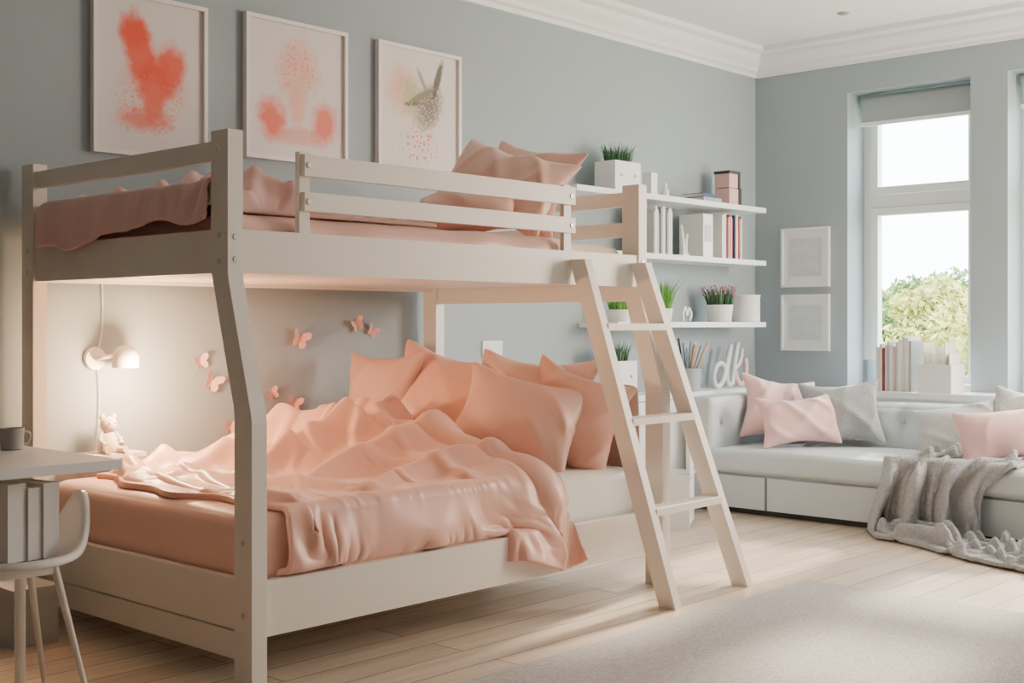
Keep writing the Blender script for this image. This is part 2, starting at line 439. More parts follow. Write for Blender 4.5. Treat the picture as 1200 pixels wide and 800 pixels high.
# ================================================================== THE ROOM
H = 2.97
XL, YF = -9.2, -6.6
bm = bmesh.new(); box(bm, XL-.15, .34, YF-.15, .15, -.12, 0); struct('floor', bm, M['floor'])
bm = bmesh.new(); box(bm, XL-.15, .34, YF-.15, .15, H, H+.12); struct('ceiling', bm, M['ceil'])
bm = bmesh.new(); box(bm, XL-.15, .34, 0, .15, 0, H); struct('wall_back', bm, M['wall'])
bm = bmesh.new(); box(bm, XL-.15, XL, YF, 0, 0, H); struct('wall_left', bm, M['wall_low_bounce'])
bm = bmesh.new(); box(bm, XL-.15, .34, YF-.15, YF, 0, H); struct('wall_front', bm, M['wall_low_bounce'])
WIN = [(-1.509, -.693), (-2.56, -1.735)]
ZS, ZT = .66, 2.61
bm = bmesh.new()
box(bm, 0, .34, YF, 0, 0, ZS); box(bm, 0, .34, YF, 0, ZT, H)
for y0, y1 in ((-.693, 0), (-1.735, -1.509), (YF, -2.56)): box(bm, 0, .34, y0, y1, ZS, ZT)
struct('wall_right', bm, M['wall'])
prof = [(0,2.79),(.018,2.79),(.022,2.815),(.045,2.825),(.05,2.85),(.085,2.885),(.10,2.905),(.105,2.925),(.15,2.94),(.155,2.97),(0,2.97)]
bm = bmesh.new(); prism(bm, [(XL, -o, z) for o, z in prof], (-XL, 0, 0)); struct('trim_1', bm, M['trim'])
bm = bmesh.new(); prism(bm, [(-o, YF, z) for o, z in prof], (0, -YF, 0)); struct('trim_2', bm, M['trim'])
bm = bmesh.new(); box(bm, XL, 0, -.018, 0, 0, .10); struct('baseboard_back', bm, M['trim'], bevel=.004)
bm = bmesh.new(); box(bm, -.018, 0, YF, -3.7, 0, .10); struct('baseboard_right', bm, M['trim'], bevel=.004)

for k, (y0, y1) in enumerate(WIN):
    w = thing('window_%d' % (k+1), None, None, (.27, (y0+y1)/2, ZS)); w['kind'] = 'structure'
    bm = bmesh.new(); f = .05
    box(bm, .23, .31, y0, y0+f, ZS, ZT); box(bm, .23, .31, y1-f, y1, ZS, ZT); box(bm, .23, .31, y0+f, y1-f, ZT-f, ZT); box(bm, .23, .31, y0+f, y1-f, ZS, ZS+.06)
    box(bm, .23, .31, y0+f, y1-f, 1.87, 1.95)
    part('window_frame', bm, M['trim'], w, bevel=.005)
    for z0, z1 in ((1.95, ZT-f), (ZS+.06, 1.87)):
        bm = bmesh.new(); q = .05; a, b = y0+f+.004, y1-f-.004; z0 += .004; z1 -= .004
        box(bm, .215, .275, a, a+q, z0, z1); box(bm, .215, .275, b-q, b, z0, z1); box(bm, .215, .275, a+q, b-q, z0, z0+q); box(bm, .215, .275, a+q, b-q, z1-q, z1)
        s = part('sash', bm, M['trim'], w, bevel=.006)
        bm = bmesh.new(); box(bm, .243, .249, a+q-.006, b-q+.006, z0+q-.006, z1-q+.006); part('pane', bm, M['glass'], s)
    lb = ['grey roller blind rolled up at the top of the fully visible window', 'grey roller blind rolled up in the window cut off by the right edge'][k]
    t = thing('roller_blind', lb, 'blind', (.15, (y0+y1)/2, 2.40), group='roller blinds')
    bm = bmesh.new(); lathe(bm, [(0,0),(.032,0),(.032,y1-y0-.06),(0,y1-y0-.06)], 20, (.15, y1-.03, 2.565), Matrix.Rotation(R(90), 3, 'X')); part('roller', bm, M['blind'], t, smooth=40)
    bm = bmesh.new(); box(bm, .116, .119, y0+.04, y1-.04, 2.42, 2.57); part('blind_fabric', bm, M['blind'], t)
    bm = bmesh.new(); box(bm, .109, .126, y0+.035, y1-.035, 2.395, 2.42); part('bottom_bar', bm, M['trim'], t, bevel=.004)
bm = bmesh.new(); lathe(bm, [(0,-.012),(.022,-.012),(.036,-.004),(.036,0),(0,0)], 20, (-.61, -.985, H))
single('ceiling_spot', bm, M['spot'], 'small round recessed spot in the white ceiling', 'light', smooth=40)

# ledge along both walls
t = thing('window_ledge', 'long white ledge running under the windows behind the sofa', 'ledge', (-.18, -1.9, 0))
bm = bmesh.new(); box(bm, -.35, -.003, -3.6, -.003, .655, .69); part('ledge_top', bm, M['sill'], t, bevel=.004)
bm = bmesh.new(); box(bm, -.33, -.31, -3.6, -.28, 0, .655); part('front_panel', bm, M['sill'], t, bevel=.003)
t = thing('counter', 'white counter under the wall shelves beside the sofa arm', 'counter', (-1.6, -.14, 0))
bm = bmesh.new(); box(bm, -2.95, -.352, -.275, -.003, .655, .69); part('countertop', bm, M['sill'], t, bevel=.004)
for x in (-2.93, -1.75, -.40):
    bm = bmesh.new(); box(bm, x, x+.03, -.24, -.02, 0, .655); part('support_panel', bm, M['sill'], t, bevel=.003)
for x0_, x1_ in ((-2.93, -2.33), (-2.325, -1.73), (-1.725, -1.05), (-1.045, -.37)):  # white fronts added to lighten the shadowed space under the counter
    bm = bmesh.new(); box(bm, x0_, x1_, -.262, -.242, .04, .65); part('added_light_panel', bm, M['sill'], t, bevel=.003)

# ================================================================== BUNK BED
xn, xf, yb, yu, yl = -5.24, -3.157, -.1, -1.35, -1.474
bed = thing('bunk_bed', 'cream painted wooden bunk bed with a narrower bunk over a double bed', 'bunk bed', ((xn+xf)/2, -.8, 0))
def boltcaps(parent, pts, axis):
    for p in pts:
        bm = bmesh.new(); mt = Matrix.Rotation(R(90), 3, 'Y') if axis == 'x' else Matrix.Rotation(R(90), 3, 'X')
        lathe(bm, [(0,-.003),(.008,-.003),(.010,0),(.008,.003),(0,.003)], 14, p, mt); part('bolt_cap', bm, M['bolt'], parent, smooth=40)
for x, near in ((xn, 1), (xf, 0)):
    bm = bmesh.new(); hx, hy = .0275, .045
    pts = [(yl-hy,0),(yl-hy,.80),(yl-hy+.004,.83),(yu-hy-.004,1.235),(yu-hy,1.265),(yu-hy,1.70),(yu+hy,1.70),(yu+hy,1.285),(yu+hy-.004,1.255),(yl+hy+.004,.85),(yl+hy,.82),(yl+hy,0)]
    prism(bm, [(x-hx, y, z) for y, z in pts], (2*hx, 0, 0))
    p = part('post', bm, M['bed'], bed, bevel=.006)
    if near:
        boltcaps(p, [(x-hx, yu, 1.375), (x-hx, yu, 1.295), (x-hx, yu+.01, 1.64), (x-hx, yl, .22), (x-hx, yl, .44)], 'x')
    boltcaps(p, [(x, yu-hy, 1.37), (x, yu-hy, 1.30)], 'y')
    bm = bmesh.new(); box(bm, x-hx, x+hx, yb-hy, yb+hy, 0, 1.70); p = part('post', bm, M['bed'], bed, bevel=.006)
    if near: boltcaps(p, [(x-hx, yb, 1.375), (x-hx, yb, 1.295)], 'x')
xa, xb = xn+.0275, xf-.0275
for name, y in (('upper_side_rail', yu-.022), ('upper_side_rail', yb)):
    bm = bmesh.new(); box(bm, xa, xb, y-.016, y+.016, 1.26, 1.395); part(name, bm, M['bed'], bed, bevel=.005)
for x, zb in ((xn, 1.26), (xf, 1.20)):
    bm = bmesh.new(); box(bm, x-.016, x+.016, yu+.045, yb-.045, zb, 1.395); part('upper_end_board', bm, M['bed'], bed, bevel=.005)
    for z0, z1 in ((1.61, 1.672), (1.478, 1.54)):
        bm = bmesh.new(); box(bm, x-.012, x+.012, yu+.045, yb-.045, z0, z1); part('end_guard_rail', bm, M['bed'], bed, bevel=.006)
for z0, z1 in ((1.58, 1.65), (1.467, 1.528)):
    bm = bmesh.new(); box(bm, xn+.262, xn+1.625, yu-.052, yu-.030, z0, z1); part('front_guard_rail', bm, M['bed'], bed, bevel=.006)
for x in (xn+.278, xn+1.60):
    bm = bmesh.new(); box(bm, x-.021, x+.021, yu-.030, yu-.008, 1.395, 1.66); p = part('guard_post', bm, M['bed'], bed, bevel=.005)
    boltcaps(p, [(x, yu-.053, 1.615), (x, yu-.053, 1.497)], 'y')
bm = bmesh.new(); box(bm, xa, xb, yu-.006, yb-.016, 1.275, 1.293); part('upper_bed_base', bm, M['bed'], bed)
bm = bmesh.new(); box(bm, xa, xb, yb-.016, yb+.016, 1.47, 1.54); part('back_guard_rail', bm, M['bed'], bed, bevel=.005)
for y in (yl-.012, yb):
    bm = bmesh.new(); box(bm, xa, xb, y-.018, y+.018, .15, .318); part('lower_side_rail', bm, M['bed'], bed, bevel=.005)
bm = bmesh.new(); box(bm, xn-.016, xn+.016, yl+.045, yb-.045, .168, .322); part('lower_end_board', bm, M['bed'], bed, bevel=.005)
bm = bmesh.new(); box(bm, xn-.012, xn+.012, yl+.045, yb-.045, .075, .160); part('lower_end_board', bm, M['bed'], bed, bevel=.005)
bm = bmesh.new(); box(bm, xf-.016, xf+.016, yl+.045, yb-.045, .15, .45); part('lower_end_board', bm, M['bed'], bed, bevel=.005)
bm = bmesh.new(); box(bm, xa, xb, yl+.006, yb-.018, .235, .255); part('lower_bed_base', bm, M['bed'], bed)
part('headboard', puffbox(xf-.085, xf-.02, -1.40, -.17, .30, .84, .03, .012), M['taupe'], bed, smooth=180, label='upholstered taupe headboard')

# ladder
lad = thing('ladder', 'cream wooden ladder with three rungs leaning on the upper bunk', 'ladder', (A(4.25), -1.6, 0))
LT, LB = Vector((A(3.885), -1.432, 1.36)), Vector((A(4.0), -1.79, 0))
RT, RB = Vector((A(4.285), -1.432, 1.36)), Vector((A(4.56), -1.76, 0))
for p, q in ((LT, LB), (RT, RB)):
    bm = bmesh.new(); bar(bm, q, p, .042, .075, (1, 0, 0), 'z'); part('stringer', bm, M['bed'], lad, bevel=.007)
for z in (1.09, .715, .365):
    k = 1-z/1.36; a = LT.lerp(LB, k); b = RT.lerp(RB, k)
    bm = bmesh.new(); d = (b-a).normalized(); bar(bm, a+d*.016, b-d*.016, .085, .028, (0, 1, 0)); part('rung', bm, M['bed'], lad, bevel=.006)

# mattresses and sheets
def wr(seed, amp):
    def f(p):
        x = np.array([p.x*1.0]); y = np.array([p.y+p.z])
        return p + Vector((0, -1 if p.y < -.8 else 0, .4))*float(amp*wav(x, y, seed, 16)[0])
    return f
single('mattress', puffbox(-5.195, -3.245, -1.44, -.15, .258, .50, .05, .012, 22, wr(3, .004)), M['white_cloth'], 'white covered mattress of the lower double bed', 'mattress', smooth=180)
single('bed_sheet', puffbox(-5.205, -3.72, -1.452, -.143, .262, .512, .05, .012, 40, wr(4, .006)), M['peach2'], 'pale peach sheet stretched over the lower mattress under the duvet', 'bed sheet', smooth=180)
single('mattress', puffbox(-5.195, -3.20, -1.325, -.15, 1.295, 1.44, .05, .012, 22, wr(5, .003)), M['cream_cloth'], 'cream mattress of the upper bunk, showing beside the ladder', 'mattress', smooth=180)
single('bed_sheet', puffbox(-5.205, -3.50, -1.334, -.143, 1.30, 1.452, .05, .014, 40, wr(6, .006)), M['peach2'], 'pale peach sheet over the upper bunk mattress behind the guard rail', 'bed sheet', smooth=180)

# duvet on the lower bed: heaped folds laid out over the mattress profile, then relaxed under gravity
n, m = 184, 166
u = np.linspace(0, 1, n)[:, None]*np.ones((1, m)); v = np.linspace(0, 1, m)[None, :]*np.ones((n, 1))
xe = -3.98 + .18*sst(v, .15, .95)+.025*np.sin(v*8)
xs0 = -5.11 + .045*np.sin(v*9+1)*(1-v) + .02*np.sin(v*23)
X = xs0 + (xe-xs0)*u + .02*wav(u, v, 9, 6)
hang = .205 + .10*sst(X, A(3.05), A(3.6)) + .012*np.sin(X*13)
s = v*(1.18+hang)
rc = .08; s1 = 1.10; arc = rc*PI/2
ang = np.clip((s-s1)/rc, 0, PI/2)
Y = -.26 - np.minimum(s, s1) - rc*np.sin(ang)
Zb = .536 - rc*(1-np.cos(ang)) - np.maximum(s-s1-arc, 0)
NY, NZ = -np.sin(ang), np.cos(ang)
ys = -.26 - s
mound = .14*np.exp(-((X-A(3.22))/.32)**2-((ys+.55)/.34)**2) + .12*np.exp(-((X-A(3.46))/.24)**2-((ys+.98)/.38)**2) + .02*np.exp(-((X-A(2.62))/.20)**2-((ys+.55)/.35)**2)
a1n = np.clip(.6+.7*wav(X, ys, 104, 4.0), .15, 1); a2n = np.clip(.5+.75*wav(X, ys, 105, 4.5), .0, 1); a3n = np.clip(.5+.75*wav(X, ys, 106, 6), 0, 1)
ph1 = 2*PI/.62*(.86*X + .51*ys + .12*wav(X, ys, 101, 3.2))
ph2 = 2*PI/.54*(.35*X - .93*ys + .10*wav(X, ys, 102, 3.6))
ph3 = 2*PI/.30*(.95*X - .30*ys + .07*wav(X, ys, 103, 4.5))
low = sst(X, A(2.30), A(3.0))
f1 = .098*roundridge(ph1, .15)*a1n*(.42+.58*low); f2 = .068*roundridge(ph2, .15)*a2n*(.7+.3*low); f3 = .020*roundridge(ph3, .18)*a3n
onhang = np.sin(ang)
f = f1+f2*(1-.6*onhang)+f3*(1-.6*onhang)
edge = sst(u, 0, .03)*sst(v, 0, .05)
roll = .045*np.sin(PI*np.clip((u-.86)/.14, 0, 1)) + .030*np.sin(PI*np.clip(u/.11, 0, 1))*np.clip(.6+.6*np.sin(v*10+.5), 0, 1)
hh = .014 + (mound*(1-.7*onhang) + f*(1-.25*onhang) + roll)*edge + .035*onhang*sst(X, A(3.1), A(3.5))
lean = (.95*f1-.4*f3)*edge
P0 = np.stack([X+lean, Y+NY*hh+.85*f2*(1-onhang)*edge, Zb+NZ*hh], -1)
bxs = [((-5.2, -1.46, -.2), (-3.2, -.13, .512)), ((xn-.03, yl-.05, 0), (xn+.03, yl+.05, 2)), ((xn-.02, -1.5, 0), (xn+.02, -.1, .322)), ((-6, -.12, 0), (-3, .3, 2)), ((-5.3, yl-.032, .14), (-3, yl+.01, .32))]
P = cloth(P0*1.02, P0, 15, 7, bxs, (), bend=.26, mg=.014, grav=.0006, fric=.85, damp=.82)
P = relax(P, 1)
o = single('duvet', grid_bm(P), M['peach'], 'crumpled peach duvet heaped over the lower double bed', 'duvet', smooth=180); solid(o, .022); subsurf(o, 1)

# blanket on the upper bunk, bunched over the near end rail
n, m = 92, 88
u = np.linspace(0, 1, n)[:, None]*np.ones((1, m)); v = np.linspace(0, 1, m)[None, :]*np.ones((n, 1))
Y = -1.305 + 1.12*v
hg = .085 + .018*np.sin(v*7+2.4) + .008*np.sin(v*19) + .035*v
s = u*(1.0+hg)
r = .026; arc = r*PI
d1 = np.clip((s-hg)/r, 0, PI)             # angle over the rail
ti = np.maximum(s-hg-arc, 0)
X = xn - r*np.cos(d1) + ti
Zr = 1.548 - np.maximum(hg-s, 0) + r*np.sin(d1)
inner = sst(ti, 0, .12)
fr_ = sst(v, 0, .14)
Zi = 1.466 + (.009 + .11*np.exp(-(ti/.28)**2) + .10*np.exp(-((X-A(2.60))/.24)**2-((Y+.98)/.3)**2))*fr_
Zz = Zr*(1-inner)+Zi*inner
f = .065*roundridge(2*PI/.40*(Y+.5*X+.06*wav(X, Y, 111, 6)), .2)*np.clip(.6+.6*wav(X, Y, 115, 5), .1, 1)+.03*roundridge(2*PI/.26*(X-.6*Y+.05*wav(X, Y, 112, 7)), .2)
NX = -np.cos(d1)*(1-inner); NZ = np.sin(d1)*(1-inner)+inner
hh = .004 + f*(.42+.58*inner)*sst(v, 0, .08)*(1-.6*sst(v, .85, 1)*(1-inner))
P0 = np.stack([X+NX*hh, Y+.01*wav(X, Y, 113, 9)*fr_, Zz+NZ*hh*(1-.75*np.exp(-((X-xn)/.06)**2))], -1)
bxs = [((-5.2, -1.5, 1.2), (-3.2, -.1, 1.455)), ((xn-.014, -1.4, 1.38), (xn+.014, -.05, 1.54)), ((xn-.014, -1.4, 1.61), (xn+.014, -.05, 1.69)), ((xn-.03, yu-.05, 0), (xn+.03, yu+.05, 2)), ((xn-.03, yb-.05, 0), (xn+.03, .2, 2)), ((xn, yu-.06, 1.2), (xf, yu+.0, 1.66)), ((-6, -.11, 0), (-3, .2, 2))]
P = cloth(P0*1.02, P0, 16, 8, bxs, (), bend=.25, mg=.009, grav=.0007, fric=.8, damp=.85)
o = single('blanket', grid_bm(P), M['rose'], 'rose pink blanket bunched over the end rail of the upper bunk', 'blanket', smooth=180); solid(o, .014); subsurf(o, 1)

# pillows
g = 'pillows on the lower bed'
place_pillow('pillow', (A(3.78), -.34, .755), .46, .46, .13, 6, 8, 1, M['dusk'], 'dusky pink pillow nearest the wall at the back of the lower bed', 'pillow', g, 31)
place_pillow('pillow', (A(3.93), -.66, .765), .68, .50, .20, 22, 26, -10, M['peach'], 'largest peach pillow with a peaked corner, left on the lower bed', 'pillow', g, 32)
place_pillow('pillow', (A(4.08), -1.00, .76), .62, .46, .17, 12, 16, -4, M['peach2'], 'peach pillow half hidden behind the two front pillows on lower bed', 'pillow', g, 35)
place_pillow('pillow', (A(3.87), -1.10, .715), .56, .44, .19, 34, 32, -15, M['peach2'], 'pale peach pillow leaning in front on the lower bed', 'pillow', g, 33)
place_pillow('pillow', (A(4.07), -1.22, .70), .48, .46, .17, 20, 16, -18, M['peach'], 'peach pillow at the right end of the row behind the ladder', 'pillow', g, 34)
g = 'pillows on the upper bunk'
place_pillow('pillow', (A(3.90), -.98, 1.695), .60, .44, .15, 22, 36, -20, M['peach2'], 'large peach pillow with a raised corner on the upper bunk', 'pillow', g, 41)
place_pillow('pillow', (A(3.68), -1.00, 1.57), .46, .34, .14, 30, 60, 4, M['peach'], 'small peach pillow lying lowest in front on the upper bunk', 'pillow', g, 42)
place_pillow('pillow', (A(4.04), -.98, 1.69), .48, .44, .13, 12, 20, -12, M['peach2'], 'peach pillow standing behind the large one on the upper bunk', 'pillow', g, 43)

# ================================================================== PICTURES
def picture(name, x0, x1, z0, z1, art, label, group):
    w, h = x1-x0, z1-z0; t = thing(name, label, 'picture', ((x0+x1)/2, 0, z0), group=group)
    bm = bmesh.new(); f = .018
    for a in ((-w/2, -w/2+f, 0, h), (w/2-f, w/2, 0, h), (-w/2+f, w/2-f, 0, f), (-w/2+f, w/2-f, h-f, h)): box(bm, a[0], a[1], -.032, -.002, a[2], a[3])
    part('frame', bm, M['frame'], t, world=False, bevel=.002)
    bm = bmesh.new(); box(bm, -w/2+f, w/2-f, -.016, -.004, -h/2+f, h/2-f)
    p = part('print', bm, art, t, world=False); p.location = (0, 0, h/2)
coral, coral2, pale = (.90, .11, .06), (.90, .19, .13), (.90, .50, .40)
pap = (.80, .73, .72)
a1 = art_mat('coral_splash_print', pap, [
    (.01, -.01, .20, .22, 0, pale, .55, .6, 1.1, 16, 0),
    (-.055, .10, .085, .20, 14, coral, .9, .45, 1.0, 18, 0), (-.075, .17, .09, .09, 10, coral, .95, .5, .9, 24, 0),
    (.085, .04, .095, .14, -18, coral, .9, .5, 1.0, 18, 0), (.02, -.02, .10, .12, 0, coral, .9, .5, 1.0, 18, 0), (.01, -.10, .07, .10, 0, coral2, .85, .5, 1.2, 26, 0),
    (-.03, -.18, .16, .06, 0, coral2, .8, .6, 1.6, 34, 0), (0, -.1, .2, .17, 0, coral2, .6, .4, 1.0, 20, 70)])
a2 = art_mat('blush_tree_print', pap, [
    (0, .10, .15, .17, 0, pale, .8, .5, .8, 18, 0), (0, .10, .16, .18, 0, coral2, .6, .5, .8, 18, 60), (0, -.05, .06, .13, 0, pale, .9, .5, .7, 20, 0),
    (-.14, -.13, .10, .12, 10, coral2, .95, .6, 1.2, 16, 0), (.16, -.13, .10, .12, -10, coral2, .9, .6, 1.2, 16, 0), (0, -.20, .24, .05, 0, coral2, .5, .5, 1.2, 24, 0)])
dk = (.10, .095, .075)
a3 = art_mat('feathered_shape_print', pap, [
    (-.11, .09, .13, .15, 0, pale, .85, .6, .9, 18, 0), (-.11, .09, .13, .15, 0, coral2, .5, .5, .9, 30, 90), (-.04, .06, .11, .13, 20, (.50, .52, .32), .8, .6, 1.6, 40, 0),
    (.06, .02, .10, .15, -26, (.46, .36, .31), .9, .45, 1.0, 30, 0), (.07, .03, .09, .14, -26, (.20, .17, .14), .75, .6, 1.8, 60, 0), (.06, .02, .10, .15, -26, (.78, .68, .60), .8, .4, .9, 40, 80),
    (.125, .17, .026, .13, -18, dk, .9, .4, .9, 60, 0), (.02, .08, .022, .14, -62, (.24, .24, .14), .85, .4, 1.2, 60, 0), (-.05, .03, .07, .014, 10, dk, .7, .4, 1.0, 50, 0), (.02, .15, .016, .08, 30, (.30, .32, .18), .8, .4, .9, 60, 0),
    (.0, -.17, .15, .10, 0, coral2, .95, .3, .6, 20, 50), (-.05, -.05, .10, .12, 0, pale, .6, .4, 1, 16, 60)])
g = 'framed prints above the bed'
picture('framed_picture', A(2.5475), A(3.079), 1.79, 2.455, a1, 'framed print of a large coral red splash, leftmost above bunk', g)
picture('framed_picture', A(3.277), A(3.855), 1.84, 2.48, a2, 'framed print of a pale blush tree shape, middle above bunk', g)
picture('framed_picture', A(4.047), A(4.615), 1.86, 2.485, a3, 'framed print with a dark feathered shape, rightmost above bunk', g)
for (z0, z1, lb) in ((1.35, 1.745, 'upper of the two small pale prints beside the window'), (.925, 1.30, 'lower of the two small pale prints beside the window')):
    t = thing('framed_print', lb, 'picture', (0, -.392, z0), (0, 0, 0), 'small prints beside the window'); w, h = .357, z1-z0
    bm = bmesh.new(); f = .016
    for a in ((-w/2, -w/2+f, 0, h), (w/2-f, w/2, 0, h), (-w/2+f, w/2-f, 0, f), (-w/2+f, w/2-f, h-f, h)): box(bm, -.026, -.002, a[0], a[1], a[2], a[3])
    part('frame', bm, M['sill'], t, world=False, bevel=.002)
    bm = bmesh.new(); box(bm, -.012, -.003, -w/2+f, w/2-f, f, h-f); part('mount', bm, M['ceil'], t, world=False)
    bm = bmesh.new(); box(bm, -.015, -.0125, -w/2+.06, w/2-.06, .07, h-.07); part('print', bm, M['fprint'], t, world=False)

# ================================================================== WALL LAMP, LEDGE, PLUSH, BUTTERFLIES, OUTLET
lx, lz = on_y(110, 420, 0)
t = thing('wall_lamp', 'lit white wall lamp with rounded shade under the upper bunk', 'lamp', (lx, 0, lz))
bm = bmesh.new(); lathe(bm, [(0,0),(.045,0),(.048,.006),(.044,.018),(0,.02)], 28, (lx, 0, lz), Matrix.Rotation(R(90), 3, 'X')); part('wall_plate', bm, M['lamp'], t, smooth=40)
sx = lx+.082
bm = bmesh.new(); tube(bm, smoothline([(lx, -.015, lz), (lx, -.06, lz+.005), (lx+.03, -.09, lz+.012), (sx-.04, -.10, lz+.02)]), .009); part('arm', bm, M['lamp'], t, smooth=60)
bm = bmesh.new(); ro, rs = .054, .051
pr = [(ro*math.sin(k*PI/2/10), ro*math.cos(k*PI/2/10)) for k in range(11)]+[(ro*.99, -.02), (ro*.95, -.036), (rs*.95, -.036), (rs*.99, -.02)]+[(rs*math.sin(k*PI/2/10), rs*math.cos(k*PI/2/10)) for k in range(10, -1, -1)]
pr[0] = (0, ro); pr[-1] = (0, rs)
lathe(bm, pr, 32, (sx, -.10, lz)); part('shade', bm, M['lamp'], t, smooth=50)
bm = bmesh.new(); ball(bm, (sx, -.10, lz-.014), .022); part('bulb', bm, M['bulb'], t, smooth=180)
bm = bmesh.new(); tube(bm, smoothline([(lx+.03, -.012, 1.26), (lx+.032, -.010, 1.1), (lx+.01, -.012, lz+.02)]), .0025, 6); part('cord', bm, M['ceramic'], t, smooth=60)
bm = bmesh.new(); tube(bm, smoothline([(lx+.01, -.012, lz-.03), (lx+.02, -.010, lz-.15), (lx+.01, -.012, .62)]), .0025, 6); part('cord', bm, M['ceramic'], t, smooth=60)
L = bpy.data.lights.new('lamp_glow', 'POINT'); L.energy = 34; L.color = (1, .64, .36); L.shadow_soft_size = .05
lo = bpy.data.objects.new('lamp_glow', L); COL.objects.link(lo); lo.location = (sx+.02, -.24, lz-.085)
px, _ = on_y(125, 530, -.08)
t = thing('bedside_ledge', 'tiny pale wall ledge under the lamp', 'shelf', (px, 0, .575))
bm = bmesh.new(); box(bm, px-.12, px+.13, -.16, 0, .575, .592); part('board', bm, M['bed'], t, bevel=.004)
bm = bmesh.new(); box(bm, px-.08, px+.09, -.02, 0, .53, .575); part('cleat', bm, M['bed'], t, bevel=.003)
t = thing('plush_toy', 'small beige plush toy sitting on the ledge under lamp', 'toy', (px, -.09, .592))
bm = bmesh.new(); lathe(bm, [(0,0),(.038,0),(.045,.02),(.038,.055),(.024,.08),(0,.088)], 24); part('body', bm, M['plush'], t, smooth=60, world=False)
bm = bmesh.new(); ball(bm, (0, -.005, .112), (.034, .03, .032)); hd = part('head', bm, M['plush'], t, smooth=180, world=False)
for s in (-1, 1):
    bm = bmesh.new(); ball(bm, (s*.024, 0, .142), (.012, .008, .014)); part('ear', bm, M['plush'], hd, smooth=180, world=False)
    bm = bmesh.new(); ball(bm, (s*.012, -.033, .118), .0035, 8, 6); part('eye', bm, M['black'], hd, smooth=180, world=False)
    bm = bmesh.new(); tube(bm, [(s*.028, -.005, .075), (s*.044, -.02, .05), (s*.036, -.04, .034)], .011, 10); part('arm', bm, M['plush'], t, smooth=60, world=False)
    bm = bmesh.new(); tube(bm, [(s*.02, -.02, .016), (s*.032, -.05, .014), (s*.038, -.07, .016)], .014, 10); part('leg', bm, M['plush'], t, smooth=60, world=False)

def wing_bm(s):
    bm = bmesh.new()
    up = [(0,.002),(.012,.030),(.030,.040),(.040,.034),(.038,.016),(.024,.002),(.030,-.010),(.026,-.026),(.014,-.030),(.004,-.012)]
    a = [bm.verts.new((s*x, -.001-.7*x, y)) for x, y in up]; b = [bm.verts.new((s*x, -.0025-.7*x, y)) for x, y in up]
    bm.faces.new(a); bm.faces.new(b[::-1]); k = len(a)
    for i in range(k): bm.faces.new((a[i], a[(i+1)%k], b[(i+1)%k], b[i]))
    return bm
bf = [(348, 398, 1.15, 20, 'pink paper butterfly alone on the wall, large, left of the pair'), (416, 381, .9, -25, 'pink paper butterfly, left one of the highest pair on wall'),
      (434, 388, .8, 30, 'pink paper butterfly, right one of the highest pair on wall'), (234, 425, .85, -20, 'small pink paper butterfly highest beside the near bed post'),
      (246, 448, 1.05, 25, 'pink paper butterfly just below another beside near bed post'), (341, 474, 1.0, 15, 'pink paper butterfly just above the duvet, right of two'),
      (318, 462, .75, -30, 'small pink paper butterfly touching the near bed post edge'), (268, 500, .8, 10, 'lowest pink paper butterfly above duvet left of bed post')]
for (bx_, by_, sc, rt, lb) in bf:
    x, z = on_y(bx_, by_, 0)
    t = thing('paper_butterfly', lb, 'butterfly', (x, 0, z), (0, R(rt), 0), 'paper butterflies on the wall'); t.scale = (sc*1.08,)*3
    for s in (-1, 1): part('wing', wing_bm(s), M['butter'], t, world=False)
    bm = bmesh.new(); tube(bm, [(0, -.002, -.02), (0, -.003, 0), (0, -.002, .024)], .0028, 6); part('body', bm, M['rose'], t, world=False, smooth=60)
ox, oz = on_y(576, 409, 0)
t = thing('power_outlet', 'white double power outlet on the wall behind the pillows', 'outlet', (ox, 0, oz))
bm = bmesh.new(); box(bm, ox-.075, ox+.075, -.010, 0, oz-.045, oz+.045); part('plate', bm, M['outlet'], t, bevel=.003)
for s in (-1, 1):
    bm = bmesh.new(); lathe(bm, [(.024,0),(.024,.012),(.019,.012),(.019,.004),(0,.004)], 20, (ox+s*.036, 0, oz), Matrix.Rotation(R(90), 3, 'X')); part('socket', bm, M['outlet'], t, smooth=40)

# ================================================================== SHELVES AND WHAT STANDS ON THEM
S1, S2, S3, S0 = 1.86, 1.515, 1.115, .69
for z, pxl, lb in ((S1, 676, 'top white wall shelf of the three beside the window corner'), (S2, 700, 'middle white wall shelf of the three, holding book rows'), (S3, 724, 'lowest white wall shelf of the three, holding potted plants')):
    bm = bmesh.new(); box(bm, on_y(pxl, 380, -.285)[0], -.33, -.285, 0, z-.032, z); single('wall_shelf', bm, M['sill'], lb, 'shelf', 'white wall shelves', bevel=.003)
def xat(px, y=-.17): return on_y(px, 380, y)[0]
def book(loc, th, dp, ht, col, label, group, rotz=0, tilt=0, flat=False):
    bm = bmesh.new(); e = .0025
    box(bm, -th/2, -th/2+e, -dp/2, dp/2, 0, ht); box(bm, th/2-e, th/2, -dp/2, dp/2, 0, ht); box(bm, -th/2+e, th/2-e, -dp/2, -dp/2+e, 0, ht)
    pg = box(bm, -th/2+e, th/2-e, -dp/2+e, dp/2-.004, .004, ht-.005)
    for f in pg: f.material_index = 1
    o = single('book', bm, [BK[col], M['paper']], label, 'book', group, origin=(0,0,0))
    o.location = loc
    if flat: o.rotation_euler = (0, R(90), rotz)
    else: o.rotation_euler = (0, tilt, rotz)
    return o
ORD = ['first', 'second', 'third', 'fourth', 'fifth', 'sixth', 'seventh', 'eighth', 'ninth', 'tenth', 'eleventh', 'twelfth', 'thirteenth', 'fourteenth']
